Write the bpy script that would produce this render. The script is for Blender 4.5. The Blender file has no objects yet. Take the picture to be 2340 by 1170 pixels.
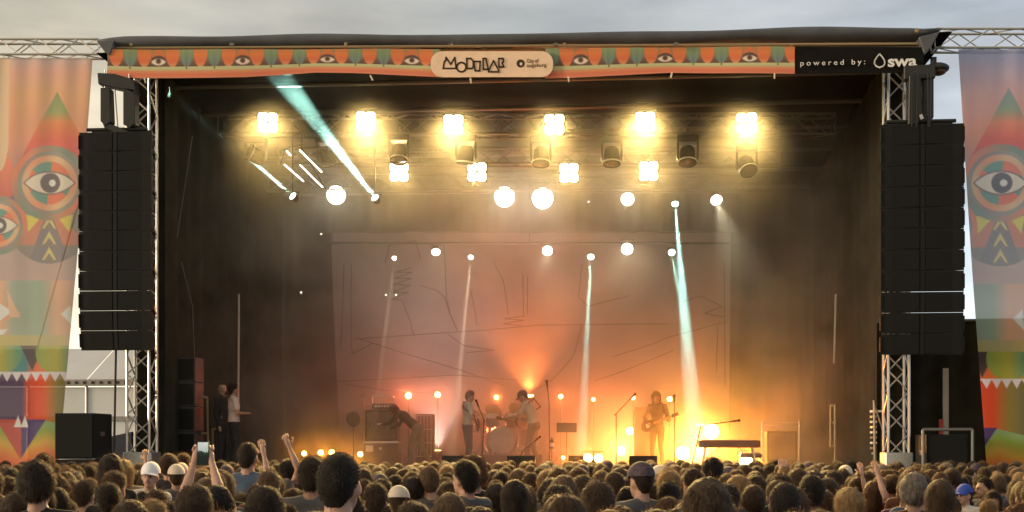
import bpy, bmesh, math, random
import numpy as np
from mathutils import Vector, Matrix, noise as mnoise
R = math.radians
random.seed(7); rng = np.random.default_rng(11)
scene = bpy.context.scene
COL = scene.collection

# ------------------------------------------------------------------ camera
FPX = 2950.0; W0 = 2340.0; HOR = 1020.0          # focal length in photo pixels, width, horizon row
YAW = R(4.5); CAMZ = 1.95
FW = Vector((-math.sin(YAW), math.cos(YAW), 0)); RT = Vector((math.cos(YAW), math.sin(YAW), 0))
CAM = -24.0*FW - 0.14*RT; CAM.z = CAMZ
cd = bpy.data.cameras.new('camera'); cam = bpy.data.objects.new('camera', cd); COL.objects.link(cam)
cam.location = CAM; cam.rotation_euler = (R(90), 0, YAW)
cd.sensor_width = 36; cd.lens = 36*FPX/W0; cd.shift_y = (HOR-585)/W0
cd.clip_end = 5000; cd.clip_start = 0.05
scene.camera = cam

# ------------------------------------------------------------------ sky, sun, exposure
SUN_EL, SUN_AZ = R(8), R(-110)                     # low evening sun far to the left
wd = bpy.data.worlds.new('World'); scene.world = wd; wd.use_nodes = True
nt = wd.node_tree; nt.nodes.clear()
N = nt.nodes.new
out = N('ShaderNodeOutputWorld'); bg = N('ShaderNodeBackground')
sky = N('ShaderNodeTexSky'); sky.sky_type = 'NISHITA'; sky.sun_disc = False
sky.sun_elevation = SUN_EL; sky.sun_rotation = SUN_AZ
sky.air_density = 1.0; sky.dust_density = 2.0; sky.ozone_density = 1.5
tc = N('ShaderNodeTexCoord'); mp = N('ShaderNodeMapping'); mp.inputs['Scale'].default_value = (1.0, 1.0, 4.2)
nz = N('ShaderNodeTexNoise'); nz.inputs['Scale'].default_value = 2.6; nz.inputs['Detail'].default_value = 8; nz.inputs['Distortion'].default_value = .4; nz.inputs['Roughness'].default_value = .52
rp = N('ShaderNodeValToRGB'); rp.color_ramp.elements[0].position = .36; rp.color_ramp.elements[1].position = .64
rp.color_ramp.elements[0].color = (.62,.62,.62,1); rp.color_ramp.elements[1].color = (.97,.97,.97,1)
mx = N('ShaderNodeMix'); mx.data_type = 'RGBA'
mx.inputs['B'].default_value = (3.9, 3.2, 2.35, 1)     # thin evening cloud sheet
L = nt.links.new
L(tc.outputs['Generated'], mp.inputs['Vector']); L(mp.outputs['Vector'], nz.inputs['Vector'])
L(nz.outputs['Fac'], rp.inputs['Fac']); L(rp.outputs['Color'], mx.inputs['Factor'])
# the cloud sheet is warm towards the sun and bluish away from it, and brighter low over the horizon
dt = N('ShaderNodeVectorMath'); dt.operation = 'DOT_PRODUCT'; dt.inputs[1].default_value = (math.sin(SUN_AZ), math.cos(SUN_AZ), 0)
wr = N('ShaderNodeMapRange'); wr.inputs['From Min'].default_value = -.88; wr.inputs['From Max'].default_value = .22
cc = N('ShaderNodeMix'); cc.data_type = 'RGBA'; cc.inputs['A'].default_value = (2.55, 3.15, 4.1, 1); cc.inputs['B'].default_value = (4.5, 3.75, 2.45, 1)
L(tc.outputs['Generated'], dt.inputs[0]); L(dt.outputs['Value'], wr.inputs['Value']); L(wr.outputs['Result'], cc.inputs['Factor'])
n2 = N('ShaderNodeTexNoise'); n2.inputs['Scale'].default_value = 5.5; n2.inputs['Detail'].default_value = 7; L(mp.outputs['Vector'], n2.inputs['Vector'])
r2 = N('ShaderNodeMapRange'); r2.inputs['From Min'].default_value = .3; r2.inputs['From Max'].default_value = .7; r2.inputs['To Min'].default_value = .64; r2.inputs['To Max'].default_value = 1.22; L(n2.outputs['Fac'], r2.inputs['Value'])
cm = N('ShaderNodeVectorMath'); cm.operation = 'SCALE'; L(cc.outputs['Result'], cm.inputs[0]); L(r2.outputs['Result'], cm.inputs['Scale']); L(cm.outputs['Vector'], mx.inputs['B'])
sz = N('ShaderNodeSeparateXYZ'); L(tc.outputs['Generated'], sz.inputs[0])
hz = N('ShaderNodeMapRange'); hz.interpolation_type = 'SMOOTHSTEP'; hz.inputs['From Min'].default_value = .02; hz.inputs['From Max'].default_value = .30
hz.inputs['To Min'].default_value = 2.1; hz.inputs['To Max'].default_value = 1.05; L(sz.outputs['Z'], hz.inputs['Value'])
hm = N('ShaderNodeVectorMath'); hm.operation = 'SCALE'; L(mx.outputs['Result'], hm.inputs[0]); L(hz.outputs['Result'], hm.inputs['Scale'])
L(sky.outputs['Color'], mx.inputs['A']); L(hm.outputs['Vector'], bg.inputs['Color'])
bg.inputs['Strength'].default_value = 0.115
L(bg.outputs['Background'], out.inputs['Surface'])
sl = bpy.data.lights.new('sun', 'SUN'); sl.energy = 1.4; sl.angle = R(12); sl.color = (1, .78, .56)
so = bpy.data.objects.new('sun', sl); COL.objects.link(so)
sd = Vector((math.sin(SUN_AZ)*math.cos(SUN_EL), math.cos(SUN_AZ)*math.cos(SUN_EL), math.sin(SUN_EL)))
so.rotation_euler = sd.to_track_quat('Z', 'Y').to_euler(); so.location = (0, 0, 40)
vs = scene.view_settings
vs.view_transform = 'Standard'; vs.look = 'None'; vs.exposure = 0.7; vs.gamma = 1.0; vs.use_curve_mapping = False
cy = scene.cycles
cy.use_denoising = True
try: cy.denoiser = 'OPENIMAGEDENOISE'
except Exception: pass
cy.max_bounces = 6; cy.diffuse_bounces = 2; cy.glossy_bounces = 2; cy.transmission_bounces = 4
cy.volume_bounces = 1; cy.transparent_max_bounces = 8; cy.sample_clamp_indirect = 4; cy.sample_clamp_direct = 0
cy.use_adaptive_sampling = False; cy.caustics_reflective = False; cy.caustics_refractive = False
cy.volume_step_rate = 4.0; cy.volume_max_steps = 64

# ------------------------------------------------------------------ helpers
def ray(px, py):
    return FW + RT*((px-1170)/FPX) + Vector((0, 0, 1))*((HOR-py)/FPX)
def P(px, py, Y):                                   # the point of the plane y=Y seen at a photo pixel
    d = ray(px, py); t = (Y-CAM.y)/d.y
    return CAM + d*t
def PD(px, py, dep):                                # the point at a given depth from the camera
    return CAM + ray(px, py)*dep
def s2l(c):
    return tuple(((v/255)/12.92 if v/255 <= .04045 else ((v/255+.055)/1.055)**2.4) for v in c)
WM = {}
def setp(o, parent, M=None):
    if parent is not None:
        o.parent = parent
        if M is not None: o.matrix_basis = WM[parent.name].inverted() @ M
        WM[o.name] = M.copy() if M is not None else WM[parent.name].copy()
    else:
        if M is not None: o.matrix_basis = M
        WM[o.name] = M.copy() if M is not None else Matrix.Identity(4)
    return o
def thing(name, label, cat, loc=(0, 0, 0), rz=0.0, group=None, parent=None):
    o = bpy.data.objects.new(name, None); COL.objects.link(o); o.empty_display_size = .1
    setp(o, parent, Matrix.Translation(Vector(loc)) @ Matrix.Rotation(rz, 4, 'Z'))
    if label: tag(o, label, cat, group)
    return o
def tag(o, label=None, cat=None, group=None, kind=None):
    if label: o['label'] = label
    if cat: o['category'] = cat
    if group: o['group'] = group
    if kind: o['kind'] = kind
    return o
def mobj(name, me, m=None, parent=None, M=None):
    o = bpy.data.objects.new(name, me); COL.objects.link(o)
    if m is not None and not me.materials: me.materials.append(m)
    elif m is not None and me.materials[0] is not m:
        o.material_slots[0].link = 'OBJECT'; o.material_slots[0].material = m
    return setp(o, parent, M)
def obj(name, bm, m, parent=None, smooth=False, M=None):
    """one mesh object from a bmesh in WORLD coordinates (made local to its parent) or local if M is given"""
    me = bpy.data.meshes.new(name)
    if M is None and parent is not None: bm.transform(WM[parent.name].inverted())
    bm.normal_update(); bm.to_mesh(me); bm.free()
    if smooth: me.polygons.foreach_set('use_smooth', [True]*len(me.polygons))
    return mobj(name, me, m, parent, M)
def copy_tree(o, parent=None):
    c = o.copy(); COL.objects.link(c); c.parent = parent
    for ch in o.children: copy_tree(ch, c)
    return c
def B(): return bmesh.new()
def box(bm, c, s, rot=None, bevel=0):
    M = Matrix.Translation(Vector(c))
    if rot is not None: M = M @ rot
    M = M @ Matrix.Diagonal((s[0], s[1], s[2], 1))
    r = bmesh.ops.create_cube(bm, size=1, matrix=M)
    if bevel:
        ed = list({e for v in r['verts'] for e in v.link_edges})
        bmesh.ops.bevel(bm, geom=ed, offset=bevel, segments=1, affect='EDGES')
    return bm
def rodM(p0, p1, r):
    p0 = Vector(p0); p1 = Vector(p1); d = p1-p0
    return Matrix.Translation(p0) @ d.to_track_quat('Z', 'Y').to_matrix().to_4x4() @ Matrix.Diagonal((r, r, d.length, 1))
def tube(bm, p0, p1, r, seg=8, r2=None):
    p0 = Vector(p0); p1 = Vector(p1); d = p1-p0
    M = Matrix.Translation((p0+p1)/2) @ d.to_track_quat('Z', 'Y').to_matrix().to_4x4()
    bmesh.ops.create_cone(bm, cap_ends=True, segments=seg, radius1=r, radius2=r if r2 is None else r2, depth=d.length, matrix=M)
    return bm
def ball(bm, c, r, seg=12, M=None):
    s = r if hasattr(r, '__len__') else (r, r, r)
    MM = Matrix.Translation(Vector(c)) @ (M or Matrix.Identity(4)) @ Matrix.Diagonal((s[0], s[1], s[2], 1))
    bmesh.ops.create_uvsphere(bm, u_segments=seg, v_segments=max(6, seg*2//3), radius=1, matrix=MM)
    return bm
def path(bm, pts, r, seg=6):
    for a, b in zip(pts[:-1], pts[1:]):
        if (Vector(a)-Vector(b)).length > 1e-4: tube(bm, a, b, r, seg)
    return bm
_unit = {}
def unit_rod(m, seg=6):
    k = (m.name, seg)
    if k not in _unit:
        bm = B(); bmesh.ops.create_cone(bm, cap_ends=True, segments=seg, radius1=1, radius2=1, depth=1, matrix=Matrix.Translation((0, 0, .5)))
        me = bpy.data.meshes.new('rod'); bm.to_mesh(me); bm.free(); me.materials.append(m); _unit[k] = me
    return _unit[k]
def unit_box(m, bev=0):
    k = (m.name, 'b', bev)
    if k not in _unit:
        bm = B(); box(bm, (0, 0, 0), (1, 1, 1), bevel=bev)
        me = bpy.data.meshes.new('box'); bm.to_mesh(me); bm.free(); me.materials.append(m); _unit[k] = me
    return _unit[k]
def rod(name, p0, p1, r, m, parent=None, seg=6):
    return mobj(name, unit_rod(m, seg), None, parent, rodM(p0, p1, r))
def bx(name, c, s, m, parent=None, rot=None, bev=.0):
    M = Matrix.Translation(Vector(c)) @ (rot if rot is not None else Matrix.Identity(4)) @ Matrix.Diagonal((s[0], s[1], s[2], 1))
    return mobj(name, unit_box(m, bev), None, parent, M)

# ------------------------------------------------------------------ materials
def mat(name, col, rough=.6, metal=0., var=.12, scale=6., bump=0., spec=.4, emit=None, estr=0., trans=0., sheen=0.):
    m = bpy.data.materials.new(name); m.use_nodes = True
    t = m.node_tree; b = t.nodes['Principled BSDF']; n = t.nodes.new; l = t.links.new
    b.inputs['Roughness'].default_value = rough; b.inputs['Metallic'].default_value = metal
    b.inputs['Specular IOR Level'].default_value = spec
    if sheen: b.inputs['Sheen Weight'].default_value = sheen
    tx = n('ShaderNodeTexCoord'); nz = n('ShaderNodeTexNoise')
    nz.inputs['Scale'].default_value = scale; nz.inputs['Detail'].default_value = 5
    l(tx.outputs['Object'], nz.inputs['Vector'])
    rp = n('ShaderNodeMapRange'); rp.inputs['From Min'].default_value = .3; rp.inputs['From Max'].default_value = .7
    rp.inputs['To Min'].default_value = 1-var; rp.inputs['To Max'].default_value = 1+var
    l(nz.outputs['Fac'], rp.inputs['Value'])
    mm = n('ShaderNodeMix'); mm.data_type = 'RGBA'; mm.blend_type = 'MULTIPLY'; mm.inputs['Factor'].default_value = 1
    mm.inputs['A'].default_value = (*col, 1); l(rp.outputs['Result'], mm.inputs['B'])
    l(mm.outputs['Result'], b.inputs['Base Color'])
    if bump:
        bp = n('ShaderNodeBump'); bp.inputs['Strength'].default_value = bump; bp.inputs['Distance'].default_value = .02
        nb = n('ShaderNodeTexNoise'); nb.inputs['Scale'].default_value = scale*5; l(tx.outputs['Object'], nb.inputs['Vector'])
        l(nb.outputs['Fac'], bp.inputs['Height']); l(bp.outputs['Normal'], b.inputs['Normal'])
    if emit:
        b.inputs['Emission Color'].default_value = (*emit, 1); b.inputs['Emission Strength'].default_value = estr
        m.cycles.emission_sampling = 'NONE'
    if trans:
        tr = n('ShaderNodeBsdfTranslucent'); l(mm.outputs['Result'], tr.inputs['Color'])
        ms = n('ShaderNodeMixShader'); ms.inputs['Fac'].default_value = trans
        l(b.outputs['BSDF'], ms.inputs[1]); l(tr.outputs['BSDF'], ms.inputs[2]); l(ms.outputs['Shader'], t.nodes['Material Output'].inputs['Surface'])
    return m
def print_mat(name, trans=.0, rough=.7):
    """fabric whose printed colours are stored on the mesh"""
    m = bpy.data.materials.new(name); m.use_nodes = True
    t = m.node_tree; b = t.nodes['Principled BSDF']; n = t.nodes.new; l = t.links.new
    at = n('ShaderNodeAttribute'); at.attribute_name = 'print'
    b.inputs['Roughness'].default_value = rough; b.inputs['Specular IOR Level'].default_value = .25
    tx = n('ShaderNodeTexCoord'); wv = n('ShaderNodeTexNoise'); wv.inputs['Scale'].default_value = 45; l(tx.outputs['Object'], wv.inputs['Vector'])
    bp = n('ShaderNodeBump'); bp.inputs['Strength'].default_value = .15; bp.inputs['Distance'].default_value = .01
    l(wv.outputs['Fac'], bp.inputs['Height']); l(bp.outputs['Normal'], b.inputs['Normal'])
    l(at.outputs['Color'], b.inputs['Base Color'])
    if trans:
        tr = n('ShaderNodeBsdfTranslucent'); l(at.outputs['Color'], tr.inputs['Color'])
        ms = n('ShaderNodeMixShader'); ms.inputs['Fac'].default_value = trans
        l(b.outputs['BSDF'], ms.inputs[1]); l(tr.outputs['BSDF'], ms.inputs[2]); l(ms.outputs['Shader'], t.nodes['Material Output'].inputs['Surface'])
    return m
def emat(name, col, strength):
    m = bpy.data.materials.new(name); m.use_nodes = True; t = m.node_tree; t.nodes.remove(t.nodes['Principled BSDF'])
    e = t.nodes.new('ShaderNodeEmission'); e.inputs['Color'].default_value = (*col, 1); e.inputs['Strength'].default_value = strength
    t.links.new(e.outputs['Emission'], t.nodes['Material Output'].inputs['Surface']); m.cycles.emission_sampling = 'NONE'
    return m
M_black = mat('black_cloth', (.011, .010, .0095), .95, spec=.1, var=.25, scale=3, bump=.2)
M_drape = mat('black_drape', (.032, .030, .022), .95, var=.25, scale=2, bump=.1, spec=.1)
M_paint = mat('black_paint', (.018, .018, .018), .45, var=.2)
M_grille = mat('speaker_grille', spec=.2, col=(.008, .0085, .0085), rough=.75, var=.3, scale=40, bump=.5)
M_cab = mat('speaker_cabinet', spec=.2, col=(.010, .0105, .010), rough=.65, var=.15, bump=.2)
M_alu = mat('aluminium', (.62, .60, .57), .38, metal=.85, var=.15, scale=9)
M_alud = mat('dark_aluminium', (.16, .15, .14), .45, metal=.6, var=.2, scale=9)
M_steel = mat('galvanised_steel', (.50, .51, .52), .42, metal=.8, var=.2, scale=12)
M_tarp = mat('roof_tarpaulin', (.085, .09, .105), .55, var=.25, scale=1.5, bump=.25)
M_wood = mat('stage_ply', (.045, .04, .036), .7, var=.3, scale=2)
M_beam = mat('tan_beam', (.30, .23, .13), .6, var=.25)
M_white = mat('tent_canvas', (.84, .83, .82), .65, var=.06, scale=.8, bump=.1, trans=.35)
M_grass = mat('trampled_grass', (.085, .09, .045), .95, var=.4, scale=3, bump=.6)
# ------------------------------------------------------------------ the setting: ground and stage shell
bm = B(); bmesh.ops.create_grid(bm, x_segments=40, y_segments=40, size=600)
tag(obj('ground', bm, M_grass), kind='structure')

XL, XR, YB, ZS = -7.02, 6.85, 9.8, 1.42           # stage inner sides, back, deck height
st = thing('stage_platform', 'raised dark stage platform behind the crowd', 'stage', (0, 4.8, 0))
bm = B(); box(bm, (0, 4.85, ZS-.06), (14.3, 10.4, .12), bevel=.01); obj('deck', bm, M_wood, st)
bm = B()
for i in range(160):
    x0 = -7.1+14.2*i/160; x1 = -7.1+14.2*(i+1)/160
    y0 = -.40+.035*math.sin(i*1.9); y1 = -.40+.035*math.sin((i+1)*1.9)
    v = [bm.verts.new(p) for p in ((x0, y0, .02), (x1, y1, .02), (x1, y1, ZS-.125), (x0, y0, ZS-.125))]; bm.faces.new(v)
obj('skirt', bm, M_black, st, smooth=True)
for i in range(10):
    x = -6.9+13.8*i/9
    for y in (0.2, 4.8, 9.6): rod('leg', (x, y, 0), (x, y, ZS-.13), .04, M_alud, st)

def drape(name, label, p0, p1, z0, z1, m, wave=.06, per=.35, n=None, cat='curtain', seed=0, parent=None, zt=None):
    """hanging cloth with vertical folds from p0 to p1 (xy), z0 bottom, z1 top"""
    p0 = Vector((p0[0], p0[1], 0)); p1 = Vector((p1[0], p1[1], 0)); d = p1-p0; Ln = d.length; nrm = Vector((-d.y, d.x, 0)).normalized()
    n = n or int(Ln/per*7); nzv = 9; bm = B(); g = []
    for i in range(n+1):
        t = i/n; col = []
        ph = t*Ln/per*2*math.pi + 1.7*mnoise.noise(Vector((t*Ln*.7, seed, 0)))
        for j in range(nzv):
            k = j/(nzv-1)
            a = wave*(1.15-.35*k)*(.7+.5*mnoise.noise(Vector((t*Ln*1.3, seed+9, k))))
            zt1 = z1 if zt is None else z1+(zt-z1)*t
            p = p0+d*t+nrm*(a*math.sin(ph+.3*k)); p.z = z0+(zt1-z0)*k
            col.append(bm.verts.new(p))
        g.append(col)
    for i in range(n):
        for j in range(nzv-1): bm.faces.new((g[i][j], g[i+1][j], g[i+1][j+1], g[i][j+1]))
    o = obj(name, bm, m, parent, smooth=True)
    if label: tag(o, label, cat)
    return o
drape('back_curtain', 'black folded curtain closing the back of the stage', (XL-.25, YB), (XR+.25, YB), ZS, 8.9, M_drape, .07, .45, seed=1)
drape('side_curtain', 'black side curtain along the stage wing beside the dim crew people', (XL, .55), (XL, YB-.1), ZS, 9.3, M_drape, .05, .85, seed=2, zt=8.7)
drape('side_curtain', 'brownish black side curtain on the wing beside the keyboard', (XR, YB-.1), (XR, .55), ZS, 8.7, M_drape, .05, .85, seed=3, zt=9.3)

xa_, xb_ = P(313, 600, .62).x, P(2072, 600, .62).x
drape('return_curtain', 'narrow black curtain strip behind the lattice tower by the tent', (xa_, .62), (XL+.05, .60), ZS-1.3, 9.2, M_drape, .03, .4, seed=8)
drape('return_curtain', 'narrow black curtain strip behind the lattice tower by the black wing', (XR-.05, .60), (xb_, .62), ZS-1.3, 9.2, M_drape, .03, .4, seed=9)
# roof: canopy skin, front roll, beams
rf = thing('stage_roof', 'dark tarpaulin roof over the stage with a long front edge', 'roof', (0, 4.8, 8.7))
bm = B()
v = [bm.verts.new(p) for p in ((XL-.9, -.45, 9.32), (XR+.9, -.45, 9.32), (XR+.4, YB+.3, 8.75), (XL-.4, YB+.3, 8.75))]; bm.faces.new(v)
obj('ceiling', bm, M_black, rf)
def roof_edge():
    bm = B(); n = 60
    pl, pr = P(222, 96, -.55), P(2146, 72, -.55); rows = []
    for i in range(n+1):
        t = i/n; c = pl.lerp(pr, t)
        sag = .035*math.sin(t*9)+.02*math.sin(t*23+1)
        e = min(1, min(t, 1-t)*n/1.5)*.65+.35
        hh = .135*e+.018*math.sin(t*31)
        ring = []
        for k in range(10):
            a = 2*math.pi*k/10
            ring.append(bm.verts.new((c.x, c.y+.30+.34*math.cos(a), c.z+.02+sag*.6+hh*math.sin(a)*(1.25 if math.sin(a) < 0 else .8))))
        rows.append(ring)
    for a, b in zip(rows[:-1], rows[1:]):
        for k in range(10): bm.faces.new((a[k], a[(k+1) % 10], b[(k+1) % 10], b[k]))
    bm.faces.new(rows[0]); bm.faces.new(rows[-1][::-1])
    bmesh.ops.recalc_face_normals(bm, faces=bm.faces)
    return bm
obj('front_edge', roof_edge(), M_tarp, rf, smooth=True)
bm = B()
v = [bm.verts.new(p) for p in ((XL-.75, -.1, 9.42), (XR+.8, -.1, 9.5), (XR+.8, YB+.5, 8.95), (XL-.75, YB+.5, 8.95))]; bm.faces.new(v)
obj('canopy_skin', bm, M_tarp, rf)
for (ya, yb_, yy, r) in ((110, 104, -.5, .025), (118, 112, -.38, .02)):
    rod('front_rail', P(250, ya, yy), P(2120, yb_-4, yy), r, M_beam, rf, 8)
for i in range(6):
    y = 1.0+i*1.7; z = 9.25-(y+.45)*.0556-.12
    rod('roof_beam', (XL+.1, y, z), (XR-.1, y, z), .05, M_alud, rf, 8)
for i in range(9):                                  # straps and clamps along the front edge
    px = (300, 530, 790, 1030, 1290, 1545, 1810, 1270, 2095)[i]
    c = P(px, 102 if px < 2000 else 70, -.72)
    bx('clamp', c, (.05+.03*(i % 2), .05, .03+.02*(i % 3)), M_alud if i % 2 else M_beam, rf, rot=Matrix.Rotation(.3*(i % 3-1), 4, 'Y'))

# ------------------------------------------------------------------ trusses
def truss_parts(t, p0, p1, w, h, m, step, rr=.024, rb=.012, up=Vector((0, 0, 1)), sides=(0, 1, 2, 3)):
    p0 = Vector(p0); p1 = Vector(p1); d = (p1-p0); Ln = d.length; d.normalize()
    s = d.cross(up).normalized(); u = s.cross(d).normalized()
    cs = [s*(w/2*a)+u*(h/2*b) for a, b in ((-1, -1), (1, -1), (1, 1), (-1, 1))]
    for c in cs: rod('chord', p0+c, p1+c, rr, m, t, 8)
    n = max(1, round(Ln/step))
    for k in sides:
        a, b = cs[k], cs[(k+1) % 4]
        for i in range(n):
            q0 = p0+d*(Ln*i/n); q1 = p0+d*(Ln*(i+1)/n)
            rod('brace', q0+(a if i % 2 else b), q1+(b if i % 2 else a), rb, m, t, 5)
    for q in (p0, p1):
        for k in range(4): rod('end_bar', q+cs[k], q+cs[(k+1) % 4], rb, m, t, 5)
def truss(name, label, p0, p1, w, h, m, step, **k):
    t = thing(name, label, 'truss', p0); truss_parts(t, p0, p1, w, h, m, step, **k); return t

# front towers
def tower(label, pxl, pxr, base_px):
    a = P(pxl, 600, .28); b = P(pxr, 600, .28); x = (a.x+b.x)/2; w = abs(b.x-a.x)-.04
    t = thing('tower_truss', label, 'truss', (x, .28, 0))
    truss_parts(t, (x, .28, .25), (x, .28, 9.1), w, .42, M_alu, .38, rr=.028, rb=.016, up=Vector((0, 1, 0)))
    bx('base_block', (x, .28, .14), (w+.3, .7, .24), M_steel, t, bev=.03)
    bx('sleeve', (x, .28, ZS+.25), (w+.12, .54, .34), M_steel, t, bev=.03)
    return t
tower('aluminium lattice tower standing beside the white tent', 297, 352, 0)
tower('aluminium lattice tower standing beside the black wing curtain', 2022, 2074, 0)
# roof wings carrying the printed banners
truss('wing_truss', 'horizontal lattice truss above the printed banner with the orange sky behind', P(-260, 112, .1), P(232, 112, .1), .3, .29, M_alu, .40)
truss('wing_truss', 'horizontal lattice truss above the printed banner under blue sky', P(2132, 93, .1), P(2640, 93, .1), .3, .34, M_alu, .46)
# lighting trusses over the stage
YT1, YT2, YT3 = 2.5, 5.0, 7.5
a = P(505, 288, YT1); b = P(1905, 288, YT1)
FT = truss('lighting_truss', 'front overhead lighting truss with the upper row of square lamps', a, b, .40, .40, M_alud, .45, rr=.025, rb=.014)
a = P(640, 360, YT2); b = P(1780, 360, YT2)
truss('lighting_truss', 'middle overhead lighting truss behind the hanging moving heads', a, b, .34, .34, M_alud, .45)
a = P(610, 420, YT3); b = P(1760, 420, YT3)
truss('lighting_truss', 'rear overhead lighting truss carrying the round lamps', a, b, .34, .34, M_alud, .45)
a = P(740, 556, 8.7); b = P(1690, 556, 8.7)
t = thing('light_bar', 'low rear pipe carrying the small lamps above the backdrop', 'pipe', a)
rod('pipe', a, b, .03, M_alud, t, 8)
for px in (760, 1210, 1670): rod('hanger', P(px, 556, 8.7), P(px, 430, 8.7), .012, M_alud, t)

# ------------------------------------------------------------------ stage smoke
def smoke_mat():
    m = bpy.data.materials.new('stage_smoke'); m.use_nodes = True; t = m.node_tree; t.nodes.remove(t.nodes['Principled BSDF'])
    n = t.nodes.new; l = t.links.new
    v = n('ShaderNodeVolumePrincipled'); v.inputs['Color'].default_value = (.92, .92, .84, 1)
    v.inputs['Anisotropy'].default_value = SMOKE_G
    tx = n('ShaderNodeTexCoord'); mp = n('ShaderNodeMapping'); mp.inputs['Scale'].default_value = (.62, .5, .8)
    nz = n('ShaderNodeTexNoise'); nz.inputs['Scale'].default_value = 1.0; nz.inputs['Detail'].default_value = 5; nz.inputs['Distortion'].default_value = .6
    mr = n('ShaderNodeMapRange'); mr.inputs['From Min'].default_value = .34; mr.inputs['From Max'].default_value = .68
    mr.inputs['To Min'].default_value = SMOKE_D*.22; mr.inputs['To Max'].default_value = SMOKE_D*2.1
    l(tx.outputs['Object'], mp.inputs['Vector']); l(mp.outputs['Vector'], nz.inputs['Vector']); l(nz.outputs['Fac'], mr.inputs['Value'])
    sx = n('ShaderNodeSeparateXYZ'); l(tx.outputs['Object'], sx.inputs[0])
    yr = n('ShaderNodeMapRange'); yr.inputs['From Min'].default_value = 2.0; yr.inputs['From Max'].default_value = 6.0; yr.inputs['To Min'].default_value = .19; yr.inputs['To Max'].default_value = .95
    yr.interpolation_type = 'SMOOTHSTEP'; l(sx.outputs['Y'], yr.inputs['Value'])
    mu = n('ShaderNodeMath'); mu.operation = 'MULTIPLY'; l(mr.outputs['Result'], mu.inputs[0]); l(yr.outputs['Result'], mu.inputs[1])
    zr_ = n('ShaderNodeMapRange'); zr_.interpolation_type = 'SMOOTHSTEP'; zr_.inputs['From Min'].default_value = 1.4; zr_.inputs['From Max'].default_value = 4.4; zr_.inputs['To Min'].default_value = 2.1; zr_.inputs['To Max'].default_value = 1.0
    l(sx.outputs['Z'], zr_.inputs['Value']); mz = n('ShaderNodeMath'); mz.operation = 'MULTIPLY'; l(mu.outputs[0], mz.inputs[0]); l(zr_.outputs['Result'], mz.inputs[1])
    l(mz.outputs[0], v.inputs['Density']); l(v.outputs['Volume'], t.nodes['Material Output'].inputs['Volume'])
    return m
SMOKE_D, SMOKE_G = .085, .36
bm = B(); box(bm, ((XL+XR)/2, (.62+YB-.2)/2, (ZS+.02+8.66)/2), (XR-XL-.34, YB-.2-.62, 8.66-ZS-.02))
for v in bm.verts:
    if v.co.z > 5 and v.co.y < 3: v.co.z = 9.2
tag(obj('stage_smoke', bm, smoke_mat()), kind='stuff', label='thin drifting smoke filling the stage', cat='smoke')
# ------------------------------------------------------------------ stage lamps
WARM = (1.0, .64, .21); WHITE = (1.0, .87, .60); AQUA = (.46, 1.0, .90); ORANGE = (1.0, .20, .045); RED = (1.0, .15, .05); YEL = (1.0, .35, .035)
E_warm = emat('warm_lamp_glass', (1, .84, .42), 12); E_white = emat('white_lamp_glass', (1, .93, .80), 14)
E_foot = emat('floor_lamp_glass', (1, .74, .22), 5); E_dim = emat('dim_lamp_glass', (1, .9, .75), 1.6); E_aqua = emat('aqua_lamp_glass', (.55, 1, .95), 12); E_or = emat('orange_lamp_glass', (1, .52, .16), 10); E_yel = emat('yellow_lamp_glass', (1, .80, .30), 14)
def aim(loc, target): return (Vector(target)-Vector(loc)).to_track_quat('-Z', 'Y').to_matrix().to_4x4()
def spot(parent, loc, target, watts, angle, col, blend=.6, size=.06):
    l = bpy.data.lights.new('lamp_light', 'SPOT'); l.energy = watts; l.spot_size = R(angle); l.spot_blend = blend; l.color = col; l.shadow_soft_size = size
    o = bpy.data.objects.new('lamp_light', l); COL.objects.link(o)
    return setp(o, parent, Matrix.Translation(Vector(loc)) @ aim(loc, target))
def point(parent, loc, watts, col, size=.05):
    l = bpy.data.lights.new('lamp_light', 'POINT'); l.energy = watts; l.color = col; l.shadow_soft_size = size
    o = bpy.data.objects.new('lamp_light', l); COL.objects.link(o)
    return setp(o, parent, Matrix.Translation(Vector(loc)))
_lm = {}
def cached(key, fn):
    if key not in _lm:
        bm = B(); fn(bm); bm.normal_update(); me = bpy.data.meshes.new(key); bm.to_mesh(me); bm.free(); _lm[key] = me
    return _lm[key]
AUD = Vector((.6, -14, 2.2))                        # where the audience stands
def lens_disc(bm, c=(0, 0, 0), r=.085, n=16):
    vs = [bm.verts.new((c[0]+r*math.cos(2*math.pi*i/n), c[1]+r*math.sin(2*math.pi*i/n), c[2])) for i in range(n)]
    cc = bm.verts.new((c[0], c[1], c[2]-r*.25))
    for i in range(n): bm.faces.new((vs[i], vs[(i+1) % n], cc))
def sq_lens(bm, n=20):
    vs = []
    for i in range(n):
        a = 2*math.pi*i/n; c_, s_ = math.cos(a), math.sin(a); k = (abs(c_)**4+abs(s_)**4)**-.25; vs.append(bm.verts.new((c_*k, s_*k, 0)))
    cc_ = bm.verts.new((0, 0, -.2))
    for i in range(n): bm.faces.new((vs[i], vs[(i+1) % n], cc_))
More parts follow.
